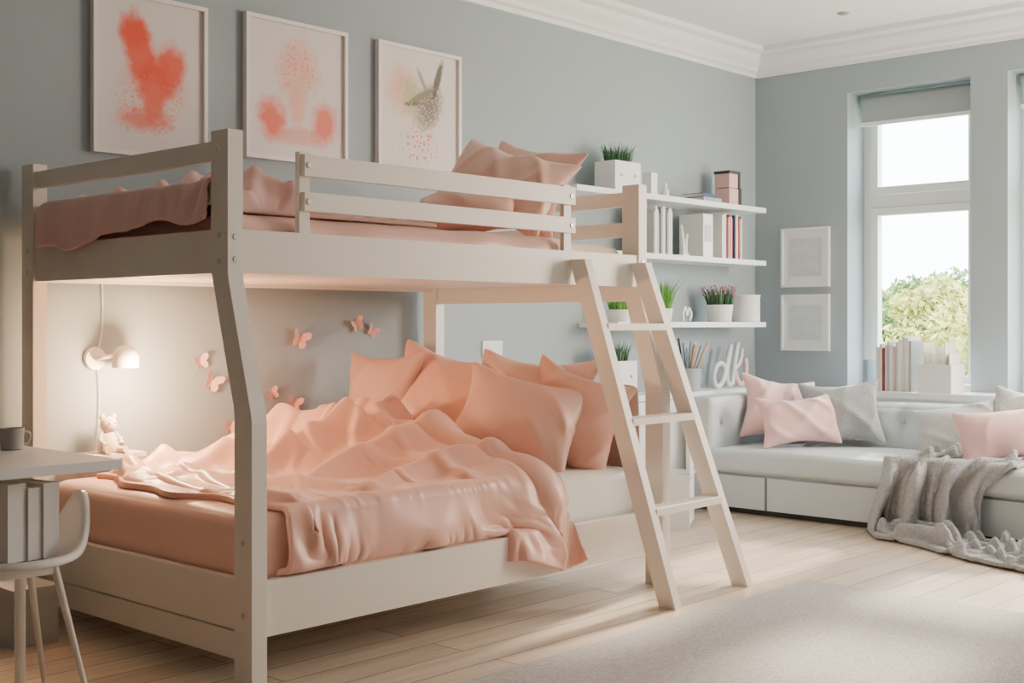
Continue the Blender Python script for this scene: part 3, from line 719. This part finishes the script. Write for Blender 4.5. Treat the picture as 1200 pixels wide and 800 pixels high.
def row(x, z, y, specs, where, group, axis='x'):
    for k, (th, ht, col) in enumerate(specs):
        lb = '%s upright book, %s from the left %s' % (col, ORD[k], where)
        dy = .004*((k*5) % 4)
        if axis == 'x': book((x+th/2, y+dy, z), th, .17, ht, col, lb, group); x += th+.001
        else: book((y+dy, x-th/2, z), th, .17, ht, col, lb, group, R(-90)); x -= th+.001
row(xat(753), S2, -.17, [(.018,.25,'light grey'),(.014,.28,'white'),(.02,.265,'pale pink'),(.012,.245,'white'),(.016,.275,'slate blue'),(.014,.26,'light grey'),(.018,.285,'white'),(.012,.27,'cream'),(.018,.255,'grey'),(.014,.27,'white'),(.018,.28,'light grey'),(.014,.26,'white')], 'in the left row on middle shelf', 'books in the left row on the middle shelf')
row(xat(833), S2, -.17, [(.022,.275,'white'),(.014,.265,'pale pink'),(.018,.285,'white'),(.016,.27,'dark red'),(.014,.265,'pale pink'),(.02,.28,'crimson'),(.014,.27,'white'),(.018,.26,'dark red'),(.013,.28,'navy blue'),(.018,.265,'pale pink'),(.014,.285,'white'),(.018,.27,'crimson'),(.014,.26,'cream'),(.016,.275,'grey')], 'in the right row on middle shelf', 'books in the right row on the middle shelf')
book((xat(822)-.10, -.17, S1+.014), .028, .17, .20, 'grey', 'grey book lying flat under another on the top shelf', 'flat books on the top shelf', 0, 0, True)
book((xat(822)-.095, -.17, S1+.042), .024, .15, .18, 'navy blue', 'navy blue book lying on the grey one on top shelf', 'flat books on the top shelf', .06, 0, True)
def blades(bm, c, rx, ry, n, h, w=.004, spread=.35, seed=1):
    rg = random.Random(seed)
    for k in range(n):
        a = rg.random()*2*PI; q = math.sqrt(rg.random())
        p = Vector(c)+Vector((rx*q*math.cos(a), ry*q*math.sin(a), 0)); hh = h*rg.uniform(.65, 1.05)
        d = Vector((math.cos(a), math.sin(a), 0))*(hh*spread*q*rg.uniform(.3, 1.1)); b = rg.random()*PI; s = Vector((math.cos(b), math.sin(b), 0))*w*.5
        m1 = p+d*.35+Vector((0,0,hh*.6)); tip = p+d+Vector((0,0,hh))
        v = [bm.verts.new(i) for i in (p-s, p+s, m1+s*.8, m1-s*.8, tip)]
        bm.faces.new(v[:4]); bm.faces.new((v[3], v[2], v[4]))
def planter(px, z, w, d, h, gm, gh, label, group, seed, y=-.16):
    x = xat(px, y); t = thing('planter_box', label, 'plant', (x, y, z), group=group)
    bm = bmesh.new(); e = .008
    box(bm, -w/2, w/2, -d/2, -d/2+e, 0, h); box(bm, -w/2, w/2, d/2-e, d/2, 0, h); box(bm, -w/2, -w/2+e, -d/2+e, d/2-e, 0, h); box(bm, w/2-e, w/2, -d/2+e, d/2-e, 0, h); box(bm, -w/2+e, w/2-e, -d/2+e, d/2-e, 0, h*.85)
    b = part('box', bm, M['ceramic'], t, world=False, bevel=.002)
    for s in (-1, 1):
        bm = bmesh.new(); lathe(bm, [(.0,0),(.010,0),(.010,.003),(0,.003)], 16, (s*w*.26, -d/2, h*.55), Matrix.Rotation(R(90), 3, 'X')); part('knob', bm, M['spot'], b, world=False, smooth=40)
    bm = bmesh.new(); blades(bm, (0, 0, h*.84), w*.40, d*.38, 260, gh, .005, .45, seed); part('grass', bm, gm, t, world=False)
planter(724, S1, .24, .15, .175, M['dgrass'], .14, 'white planter box with dark grass on the top shelf', 'boxes of grass', 1)
planter(719, S0, .24, .16, .20, M['dgrass'], .15, 'white planter box with dark grass on counter behind ladder', 'boxes of grass', 2)
def pot(px, z, r, h, gm, gh, label, group, seed, bloom=False, y=-.16, name='potted_grass'):
    x = xat(px, y); t = thing(name, label, 'plant', (x, y, z), group=group)
    bm = bmesh.new(); lathe(bm, [(0,0),(r*.78,0),(r*.84,.006),(r,h),(r*.92,h),(r*.90,h*.86),(0,h*.86)], 28); part('pot', bm, M['ceramic'], t, world=False, smooth=40)
    bm = bmesh.new(); blades(bm, (0,0,h*.84), r*.82, r*.82, 240, gh, .005, .6, seed); part('leaves' if bloom else 'grass', bm, gm, t, world=False)
    if bloom:
        bm = bmesh.new(); rg = random.Random(4)
        for k in range(70):
            a = rg.random()*6.28; q = rg.random()**.5*r*1.25
            bmesh.ops.create_icosphere(bm, subdivisions=1, radius=.007, matrix=Matrix.Translation((q*math.cos(a), q*math.sin(a), h+gh*rg.uniform(.55, .95)-.02)))
        part('flowers', bm, M['heather'], t, world=False, smooth=180)
pot(774, S3, .075, .08, M['grass'], .20, 'white pot of bright green grass beside the ladder rail', 'pots on the lowest shelf', 11)
pot(726, S3, .075, .07, M['grass'], .09, 'low white pot of bright grass behind the ladder', 'pots on the lowest shelf', 12)
pot(843, S3, .09, .11, M['dgrass'], .15, 'white pot of pink flowering heather on the lowest shelf', 'pots on the lowest shelf', 13, True, name='potted_heather')
bm = bmesh.new(); x = xat(876); lathe(bm, [(0,0),(.085,0),(.09,.005),(.09,.165),(.094,.17),(.094,.178),(0,.178)], 32, (x, -.16, S3)); single('canister', bm, M['ceramic'], 'round white lidded canister at the right of the lowest shelf', 'canister', smooth=40)
x = xat(808); bm = bmesh.new()
tube(bm, smoothline([(x-.035, -.15, S3+.008), (x-.045, -.15, S3+.05), (x-.02, -.15, S3+.09), (x, -.15, S3+.045), (x+.02, -.15, S3+.085), (x+.045, -.15, S3+.05), (x+.03, -.15, S3+.008)]), .009, 10)
single('ornament', bm, M['ceramic'], 'small white looped ornament left of the heather pot', 'ornament', smooth=60)
x = xat(796); bm = bmesh.new()
tube(bm, [(x-.03, -.21, S2+.012), (x+.03, -.21, S2+.012)], .012, 10); tube(bm, smoothline([(x-.01, -.21, S2+.01), (x-.018, -.21, S2+.10), (x-.035, -.21, S2+.19)]), .014, 10, .006); tube(bm, smoothline([(x+.01, -.21, S2+.01), (x+.012, -.21, S2+.08), (x+.03, -.21, S2+.14)]), .013, 10, .006)
single('ornament', bm, M['ceramic'], 'white two pronged ornament beside the left book row', 'ornament', smooth=60)
x = xat(819); t = thing('storage_box', 'white upright box file left of the right book row', 'box', (x, -.16, S2))
bm = bmesh.new(); box(bm, x-.055, x+.05, -.24, -.06, S2, S2+.27); part('body', bm, M['ceramic'], t, bevel=.004)
bm = bmesh.new(); box(bm, x-.038, x+.033, -.243, -.24, S2+.10, S2+.20); part('tag', bm, M['fprint'], t, bevel=.001)
x = xat(781); t = thing('bottle', 'small white bottle on the top shelf', 'bottle', (x, -.16, S1))
bm = bmesh.new(); lathe(bm, [(0,0),(.022,0),(.024,.004),(.024,.05),(.012,.066),(.011,.08),(0,.08)], 20); part('body', bm, M['ceramic'], t, world=False, smooth=40)
bm = bmesh.new(); lathe(bm, [(0,.08),(.013,.08),(.013,.094),(0,.096)], 20); part('cap', bm, M['sill'], t, world=False, smooth=40)
x = xat(762); bm = bmesh.new(); box(bm, x-.03, x+.03, -.20, -.14, S1, S1+.14); single('carton', bm, M['ceramic'], 'slim white carton right of the planter on the top shelf', 'box', bevel=.003)
x = xat(853); t = thing('block_ornament', 'stacked black and dusty pink cube ornament on the top shelf', 'ornament', (x, -.17, S1))
bm = bmesh.new(); box(bm, x-.06, x+.045, -.22, -.11, S1, S1+.11); part('lower_cube', bm, M['pinkbox'], t, bevel=.003)
bm = bmesh.new(); box(bm, x+.046, x+.075, -.225, -.105, S1, S1+.115); part('side_panel', bm, M['black'], t, bevel=.003)
bm = bmesh.new(); box(bm, x-.045, x+.055, -.21, -.10, S1+.117, S1+.207); part('upper_cube', bm, M['pinkbox'], t, bevel=.003)
bm = bmesh.new(); box(bm, x-.050, x+.078, -.215, -.095, S1+.208, S1+.226); part('top_panel', bm, M['black'], t, bevel=.002)
bm = bmesh.new(); box(bm, x+.056, x+.078, -.215, -.095, S1+.117, S1+.207); part('side_panel', bm, M['black'], t, bevel=.002)
x = xat(806); t = thing('pencil_cup', 'grey cup full of pencils on the counter', 'cup', (x, -.17, S0))
bm = bmesh.new(); lathe(bm, [(0,0),(.068,0),(.074,.004),(.082,.14),(.076,.14),(.070,.008),(0,.008)], 24); part('cup', bm, M['cup'], t, world=False, smooth=40)
rg = random.Random(3)
for k in range(22):
    a = k*.47*PI; q = .25+.75*((k*7) % 22)/22; d = Vector((math.cos(a), math.sin(a), 0))*q; l = rg.uniform(.2, .31)
    bm = bmesh.new(); tube(bm, [d*.04+Vector((0,0,.012)), d*.065+Vector((0,0,.14)), d*.065*(l/.14)+Vector((0,0,l)), d*.067*(l/.14)+Vector((0,0,l+.015))], .0065, 6)
    o = single('pencil', bm, [M['pencil'], BK['white'], BK['black'], BK['slate blue']][k % 4], 'pencil or brush standing in the grey cup on the counter', 'pencil', 'pencils in the cup', origin=(0,0,0)); o.location = (x, -.17, S0)
x0, _ = on_y(836, 420, -.14)
def SL(pts): return [(x0+p[0], -.14, S0+p[1]) for p in pts]
t = thing('script_ornament', 'pale and pink cursive scroll ornament standing on the counter', 'ornament', (x0+.15, -.14, S0))
bm = bmesh.new(); tube(bm, smoothline(SL([(.13,.13),(.09,.16),(.03,.14),(.0,.075),(.03,.018),(.09,.03),(.13,.10),(.17,.20),(.20,.27),(.175,.20),(.15,.10),(.165,.03),(.20,.02)]), 8), .017, 10); part('scroll', bm, M['script2'], t, smooth=60)
bm = bmesh.new(); tube(bm, smoothline(SL([(.215,.02),(.235,.12),(.262,.22),(.285,.29)]), 8), .016, 10); part('scroll', bm, M['script2'], t, smooth=60)
bm = bmesh.new(); tube(bm, smoothline(SL([(.24,.12),(.29,.145),(.325,.195),(.335,.25)]), 8), .013, 10); part('scroll', bm, M['script2'], t, smooth=60)
bm = bmesh.new(); tube(bm, smoothline(SL([(.25,.11),(.275,.05),(.32,.018),(.365,.05),(.385,.12),(.37,.19)]), 8), .017, 10); part('scroll', bm, M['script'], t, smooth=60)
yy, _ = on_x(1018, 420, -.17)
book((-.17, yy-.015, S0), .03, .15, .19, 'slate blue', 'slate blue book standing alone at the left end of the ledge row', 'books on the window ledge', R(-90))
y2, _ = on_x(1034, 420, -.17)
row(y2, S0, -.17, [(.02,.27,'light grey'),(.016,.29,'cream'),(.014,.265,'dark red'),(.018,.28,'white'),(.014,.30,'grey'),(.02,.285,'white'),(.016,.275,'pale pink'),(.018,.30,'cream'),(.022,.32,'white'),(.02,.335,'light grey'),(.018,.325,'cream'),(.016,.31,'grey')], 'in the row on the window ledge', 'books on the window ledge', 'y')
yk, _ = on_x(1103, 420, -.17)
t = thing('paper_basket', 'white woven basket stuffed with papers on the window ledge', 'basket', (-.17, yk, S0))
bm = bmesh.new(); w, h, e = .105, .17, .008
box(bm, -.10, -.10+e, -w, w, 0, h); box(bm, .10-e, .10, -w, w, 0, h); box(bm, -.10+e, .10-e, -w, -w+e, 0, h); box(bm, -.10+e, .10-e, w-e, w, 0, h); box(bm, -.10+e, .10-e, -w+e, w-e, 0, .01)
part('basket', bm, M['basket'], t, world=False, bevel=.003)
rg = random.Random(8)
for k in range(7):
    bm = bmesh.new(); yq = -.085+k*.027; box(bm, -.075, .075, yq, yq+.004, .012, rg.uniform(.22, .30)); o = part('papers', bm, M['paper'], t, world=False)

# ================================================================== SOFA
t = thing('sofa', 'pale blue grey daybed sofa with tufted back under the windows', 'sofa', (-.8, -1.8, 0))
bm = bmesh.new(); box(bm, -1.20, -.40, -3.1, -.36, 0, .032); part('plinth', bm, M['dark'], t)  # recessed plinth, its near-black colour painting the shadow under the sofa
bm = bmesh.new(); box(bm, -1.215, -.362, -3.2, -.462, .032, .235); part('base', bm, M['sofa'], t, bevel=.006)
for a, b in ((-.475, -.830), (-.847, -2.0), (-2.017, -3.19)):
    bm = bmesh.new(); box(bm, -1.245, -1.215, b, a, .036, .222); part('drawer', bm, M['sofa'], t, bevel=.008, seg=3)
def seatfn(p):
    return p + Vector((0, 0, .003*math.sin(p.y*7+p.x*3)))
part('seat_cushion', puffbox(-1.275, -.56, -3.2, -.465, .238, .375, .035, .010, 24, seatfn), M['sofa'], t, smooth=180)
abtn = [(x, z) for x in (-1.10, -.85) for z in (.52,)]
def armtuft(p):
    if p.y < -.40:
        d = 0
        for x, z in abtn:
            d += .03*math.exp(-((p.x-x)/.07)**2-((p.z-z)/.06)**2)
        p.y += d
    return p
part('armrest', puffbox(-1.25, -.362, -.47, -.295, .032, .665, .03, .012, 36, armtuft), M['sofa'], t, smooth=180)
btn = [(y, z) for y in (-.62, -.86, -1.10, -1.34, -1.58, -1.82, -2.06, -2.30, -2.54, -2.78, -3.02) for z in (.535,)]
def tuft(p):
    if p.x < -.50:
        d = 0
        for y, z in btn:
            q = ((p.y-y)/.06)**2+((p.z-z)/.06)**2; d += .04*math.exp(-q)
            d += .018*math.exp(-((p.y-y)/.018)**2)
        p.x += d
    return p
part('backrest', puffbox(-.58, -.362, -3.2, -.475, .30, .618, .04, .026, 88, tuft), M['sofa'], t, smooth=180)
for y, z in btn:
    bm = bmesh.new(); ball(bm, (-.558, y, z), (.010, .015, .015), 12, 8); part('button', bm, M['sofa'], t, smooth=180)
for x, z in abtn:
    bm = bmesh.new(); ball(bm, (x, -.452, z), (.014, .008, .014), 12, 8); part('button', bm, M['sofa'], t, smooth=180)
g = 'cushions on the sofa'
place_pillow('cushion', (-.74, -.62, .585), .50, .42, .17, 58, 18, -8, M['pinkcush'], 'pink cushion leaning in the corner against sofa arm', 'cushion', g, 51)
place_pillow('cushion', (-.70, -1.02, .575), .48, .42, .16, 22, 24, 5, M['greycush'], 'mid grey cushion against the sofa back beside pink ones', 'cushion', g, 53)
place_pillow('cushion', (-.93, -.86, .535), .48, .33, .16, 45, 24, 4, M['pinkcush'], 'oblong pink cushion standing in front of the grey one', 'cushion', g, 52)
place_pillow('cushion', (-.80, -1.78, .535), .48, .36, .15, 10, 40, 14, M['lgreycush'], 'light grey cushion lying back behind the draped throw', 'cushion', g, 54)
place_pillow('cushion', (-1.00, -2.12, .535), .50, .34, .16, 28, 34, 8, M['pinkcush'], 'pink cushion beside the throw at the right edge', 'cushion', g, 55)
place_pillow('cushion', (-.68, -2.12, .57), .46, .40, .15, 5, 20, -4, M['lgreycush'], 'pale grey cushion behind the pink one at right edge', 'cushion', g, 56)
# throw: gathered on the seat, falling over the front edge and trailing along the floor
n, m = 150, 124
u = np.linspace(0, 1, n)[:, None]*np.ones((1, m)); v = np.linspace(0, 1, m)[None, :]*np.ones((n, 1))
Ls = .42; rc = .05; arc = rc*PI/2; drop = .345-rc; pool = .26+.46*sst(v, .0, .9)
s = u*(Ls+arc+drop+pool)
a1_ = np.clip((s-Ls)/rc, 0, PI/2)
sd = np.clip(s-Ls-arc, 0, drop); sp_ = np.maximum(s-Ls-arc-drop, 0)
hgz = sst(s, Ls, Ls+arc); pl = sst(s, Ls+arc+drop-.06, Ls+arc+drop+.05)
Y = -1.54 - (.54+.16*pl+.18*(1-hgz))*v - .04*hgz*(1-v) - .60*sp_*(.5+.5*v) - .05*np.sin(s*6)*(1-v) + .02*wav(s, v*.7, 71, 9)
X = -.83 - np.minimum(s, Ls) - rc*np.sin(a1_) - sp_*.82 - .012
Zb = .398 - rc*(1-np.cos(a1_)) - sd
NX = -np.sin(a1_)*(1-pl); NZ = np.cos(a1_)*(1-pl)+pl
q = v*.74
fv = .11*roundridge(2*PI/.40*(q+.07*wav(s, v, 72, 5)+.25*s), .18)*np.clip(.65+.6*wav(s, v, 77, 4), .2, 1)+.035*roundridge(2*PI/.22*(q-.14*s+.04*wav(s, v, 73, 6)), .2)
fp = .11*roundridge(2*PI/.36*(s*.9+.4*q+.09*wav(s, v, 74, 6)), .22)*np.clip(.65+.6*wav(s, v, 79, 6), .15, 1)+.05*roundridge(2*PI/.28*(q-.5*s+.08*wav(s, v, 75, 6)), .22)
fs_ = .08*roundridge(2*PI/.36*(s*.5+.7*q+.07*wav(s, v, 76, 6)), .2)+.04*roundridge(2*PI/.26*(q*.9-s*.5+.04*wav(s, v, 78, 7)), .2)
hh = .008 + (fv*hgz*(1-pl) + fp*pl + fs_*(1-hgz))*sst(v, 0, .06)*sst(1-v, 0, .06)*(.35+.65*sst(1-u, 0, .08))
P0 = np.stack([X+NX*hh, Y-.6*hh*(1-pl), Zb+NZ*hh], -1)
P = cloth(P0*1.035, P0, 22, 8, [((-1.285, -3.3, -.2), (-.3, -.4, .385))], (), floor=.018, bend=.2, mg=.014, grav=.0008, fric=.8, damp=.85)
P = relax(P, 1)
o = single('throw_blanket', grid_bm(P), M['throw'], 'grey knitted throw draped over the sofa seat down to floor', 'blanket', smooth=180); solid(o, .022); subsurf(o, 1)

# child's seat behind the ladder
t = thing('child_chair', 'small white child seat with round cutout behind the ladder', 'chair', (-1.86, -.58, 0), (0, 0, R(-150)))
bm = bmesh.new(); box(bm, -.15, .15, -.15, .15, .27, .29); part('seat', bm, M['sill'], t, world=False, bevel=.004)
for sx_ in (-1, 1):
    bm = bmesh.new(); box(bm, sx_*.14-.01, sx_*.14+.01, -.145, .145, 0, .27); part('side_panel', bm, M['sill'], t, world=False, bevel=.003)
bm = bmesh.new(); box(bm, -.128, .128, .125, .145, .02, .268); part('back_panel', bm, M['sill'], t, world=False, bevel=.003)
bm = bmesh.new(); ring = []; N = 32
for k in range(N):
    a = 2*PI*k/N; cx_, sz_ = math.cos(a), math.sin(a)
    ox_ = .15*math.copysign(abs(cx_)**.6, cx_); oz_ = .42+.14*math.copysign(abs(sz_)**.6, sz_)
    ring.append([bm.verts.new(q) for q in ((ox_, .145, oz_), (.045*cx_, .145, .45+.045*sz_), (.045*cx_, .125, .45+.045*sz_), (ox_, .125, oz_))])
for k in range(N):
    a, b = ring[k], ring[(k+1) % N]
    for i in range(4): bm.faces.new((a[i], a[(i+1)%4], b[(i+1)%4], b[i]))
part('backrest', bm, M['sill'], t, world=False, smooth=40)

# rug
bm = bmesh.new(); box(bm, -5.6, -2.72, -4.5, -1.94, 0, .014); single('rug', bm, M['rug'], 'large flat woven grey beige rug on the plank floor', 'rug', bevel=.005)

# ================================================================== DESK CORNER
t = thing('desk', 'white desk at the left edge of the room', 'desk', (-6.2, -1.2, 0))
bm = bmesh.new(); box(bm, -6.75, -5.67, -1.475, -.86, .698, .725); part('desktop', bm, M['desk'], t, bevel=.004)
for x in (-5.70, -6.68):
    bm = bmesh.new(); tube(bm, [(x, -.93, 0), (x, -.93, .698)], .016, 14); part('leg', bm, M['desk'], t, smooth=60)
bm = bmesh.new(); tube(bm, [(-6.68, -1.42, 0), (-6.68, -1.42, .698)], .016, 14); part('leg', bm, M['desk'], t, smooth=60)
bm = bmesh.new(); box(bm, -6.68, -5.72, -.94, -.92, .64, .698); part('apron', bm, M['desk'], t, bevel=.003)
t = thing('mug', 'small grey mug standing on the white desk', 'mug', (A(1.755), -.985, .725))
bm = bmesh.new(); lathe(bm, [(0,0),(.028,0),(.033,.004),(.035,.065),(.032,.065),(.030,.006),(0,.006)], 26); part('cup', bm, M['mug'], t, world=False, smooth=40)
bm = bmesh.new(); tube(bm, smoothline([(.033,0,.052),(.052,0,.048),(.056,0,.032),(.048,0,.017),(.032,0,.014)]), .0045, 8); part('handle', bm, M['mug'], t, world=False, smooth=60)
chx, chy = A(1.645), -1.20
t = thing('shell_chair', 'white bucket shell chair with wooden legs pushed to the desk', 'chair', (chx, chy, 0), (0, 0, R(-4)))
vs, fs = [(0, 0, .43)], []; NT, NS = 64, 18
for k in range(1, NS+1):
    s = k/NS
    for j in range(NT):
        th = 2*PI*j/NT; hb = .5*(1+math.cos(th)); hr = .012+.165*hb**16
        r = .195*s**.7*(1+.08*hb**6*s**3)
        vs.append((r*math.cos(th), r*.98*math.sin(th), .43+hr*s**3.6+.008*s*s))
for j in range(NT): fs.append((0, 1+j, 1+(j+1)%NT))
for k in range(NS-1):
    for j in range(NT):
        a = 1+k*NT+j; b = 1+k*NT+(j+1)%NT; fs.append((a, a+NT, b+NT, b))
o = part('shell', from_py(vs, fs), M['shell'], t, smooth=180, world=False); solid(o, .022)
for sx_ in (-1, 1):
    for sy_ in (-1, 1):
        bm = bmesh.new(); tube(bm, [(sx_*.17, sy_*.16, 0), (sx_*.09, sy_*.09, .42)], .007, 12, .012); part('leg', bm, M['oakleg'], t, smooth=60, world=False)
bm = bmesh.new(); bar(bm, (-.10, 0, .41), (.10, 0, .41), .2, .02, (0, 1, 0)); part('seat_support', bm, M['shell'], t, bevel=.004, world=False)
for k, (dx, th, ht, col, lb) in enumerate(((-.04, .056, .215, 'white', 'wide white binder standing left on the shell chair seat'), (.012, .042, .20, 'white', 'lowest white binder standing between the others on shell chair'), (.06, .05, .21, 'white', 'white binder standing right on the shell chair seat'))):
    book((chx+dx, chy, .446), th, .20, ht, col, lb, 'binders on the chair', R(8))
x, y = A(2.06), -.42
t = thing('storage_box', 'small grey box on the floor by the bed end', 'box', (x, y, 0))
bm = bmesh.new(); box(bm, x-.08, x+.08, y-.11, y+.11, 0, .17); part('body', bm, M['boxgrey'], t, bevel=.006)
bm = bmesh.new(); box(bm, x-.084, x+.084, y-.114, y+.114, .171, .20); part('lid', bm, M['boxgrey'], t, bevel=.005)

# ================================================================== GARDEN
bm = bmesh.new(); box(bm, .34, 70, -40, 40, -.5, -.3); single('lawn', bm, M['lawn'], 'grass lawn outside the windows', 'lawn', kind='stuff')
def shrub(rho, Z, ztop, rad, m, label, seed, leaf=.10, nl=5000):
    a = (rho*s_+c_)*Z; b = (s_-rho*c_)*Z; x, y = CX+a, CY+b; hgt = ztop+.3
    t = thing('garden_tree', label, 'tree', (x, y, -.3), group='trees in the garden'); rg = random.Random(seed); bm = bmesh.new()
    cl = [(Vector((rg.gauss(0, rad*.55), rg.gauss(0, rad*.4), hgt*rg.uniform(.25, .82))), rad*rg.uniform(.28, .5)) for k in range(20)]
    for k in range(nl):
        c, q = cl[k % 20]; d = Vector((rg.gauss(0, 1), rg.gauss(0, 1), rg.gauss(0, 1))).normalized()*q*rg.random()**.4
        p = c+Vector((d.x, d.y, d.z*.8)); p.z = max(.25, min(hgt*rg.uniform(.93, 1), p.z)); q1 = Vector((rg.gauss(0,1), rg.gauss(0,1), rg.gauss(0,1))).normalized(); q2 = q1.cross(Vector((rg.gauss(0,1), rg.gauss(0,1), rg.gauss(0,1)))).normalized()
        s = leaf*rg.uniform(.5, 1)
        bm.faces.new([bm.verts.new(i) for i in (p-q1*s, p+q2*s*.45, p+q1*s, p-q2*s*.45)])
    part('foliage', bm, m, t, world=False)
    bm = bmesh.new(); tube(bm, [(0,0,0),(.05,.03,hgt*.4),(0,.05,hgt*.75)], .10, 10, .04); part('trunk', bm, M['trunk'], t, world=False, smooth=60)
shrub(.308, 24, 2.2, 1.0, M['leafy'], 'dark green tree at the left of the window view', 1)
shrub(.332, 30, 2.6, 1.4, M['leafy'], 'green tree farther off in the middle of the window view', 2, .13)
shrub(.356, 17, 1.9, .95, M['leafy2'], 'yellow green willow at the right of the window view', 3, .08, 6500)
shrub(.412, 20, 1.9, .9, M['leafy'], 'green tree seen through the window at the right edge', 5)

# ================================================================== LIGHT
W = bpy.data.worlds.new('sky'); SC.world = W; W.use_nodes = True
bg = W.node_tree.nodes['Background']; bg.inputs[0].default_value = (.82, .92, 1.0, 1); bg.inputs[1].default_value = 17.0
def area(name, loc, target, sx, sy, power, col):
    l = bpy.data.lights.new(name, 'AREA'); l.shape = 'RECTANGLE'; l.size = sx; l.size_y = sy; l.energy = power; l.color = col
    o = bpy.data.objects.new(name, l); COL.objects.link(o); o.location = loc
    o.rotation_euler = (Vector(target)-Vector(loc)).to_track_quat('-Z', 'Y').to_euler()
area('window_daylight', (-.3, -3.6, 1.7), (-3.2, -.9, .9), 1.4, 1.6, 200, (1, .82, .66))
area('room_fill', (-2.4, -6.0, 2.3), (-2.6, -.6, .9), 2.4, 1.4, 16, (.94, .97, 1))
S = bpy.data.lights.new('sun', 'SUN'); S.energy = 16.0; S.angle = R(4); S.color = (1, .82, .62)
so = bpy.data.objects.new('sun', S); COL.objects.link(so); so.location = (6, 1, 6)
so.rotation_euler = Vector((-3.2, -.45, -1.75)).to_track_quat('-Z', 'Y').to_euler()

# ================================================================== CAMERA
cam = bpy.data.cameras.new('camera'); cam.sensor_width = 36; cam.lens = F/1200*36; cam.shift_y = -20/1200; cam.clip_end = 200
co = bpy.data.objects.new('camera', cam); COL.objects.link(co); co.location = (CX, CY, CZ); co.rotation_euler = (R(90), 0, R(42.7-90))
SC.camera = co
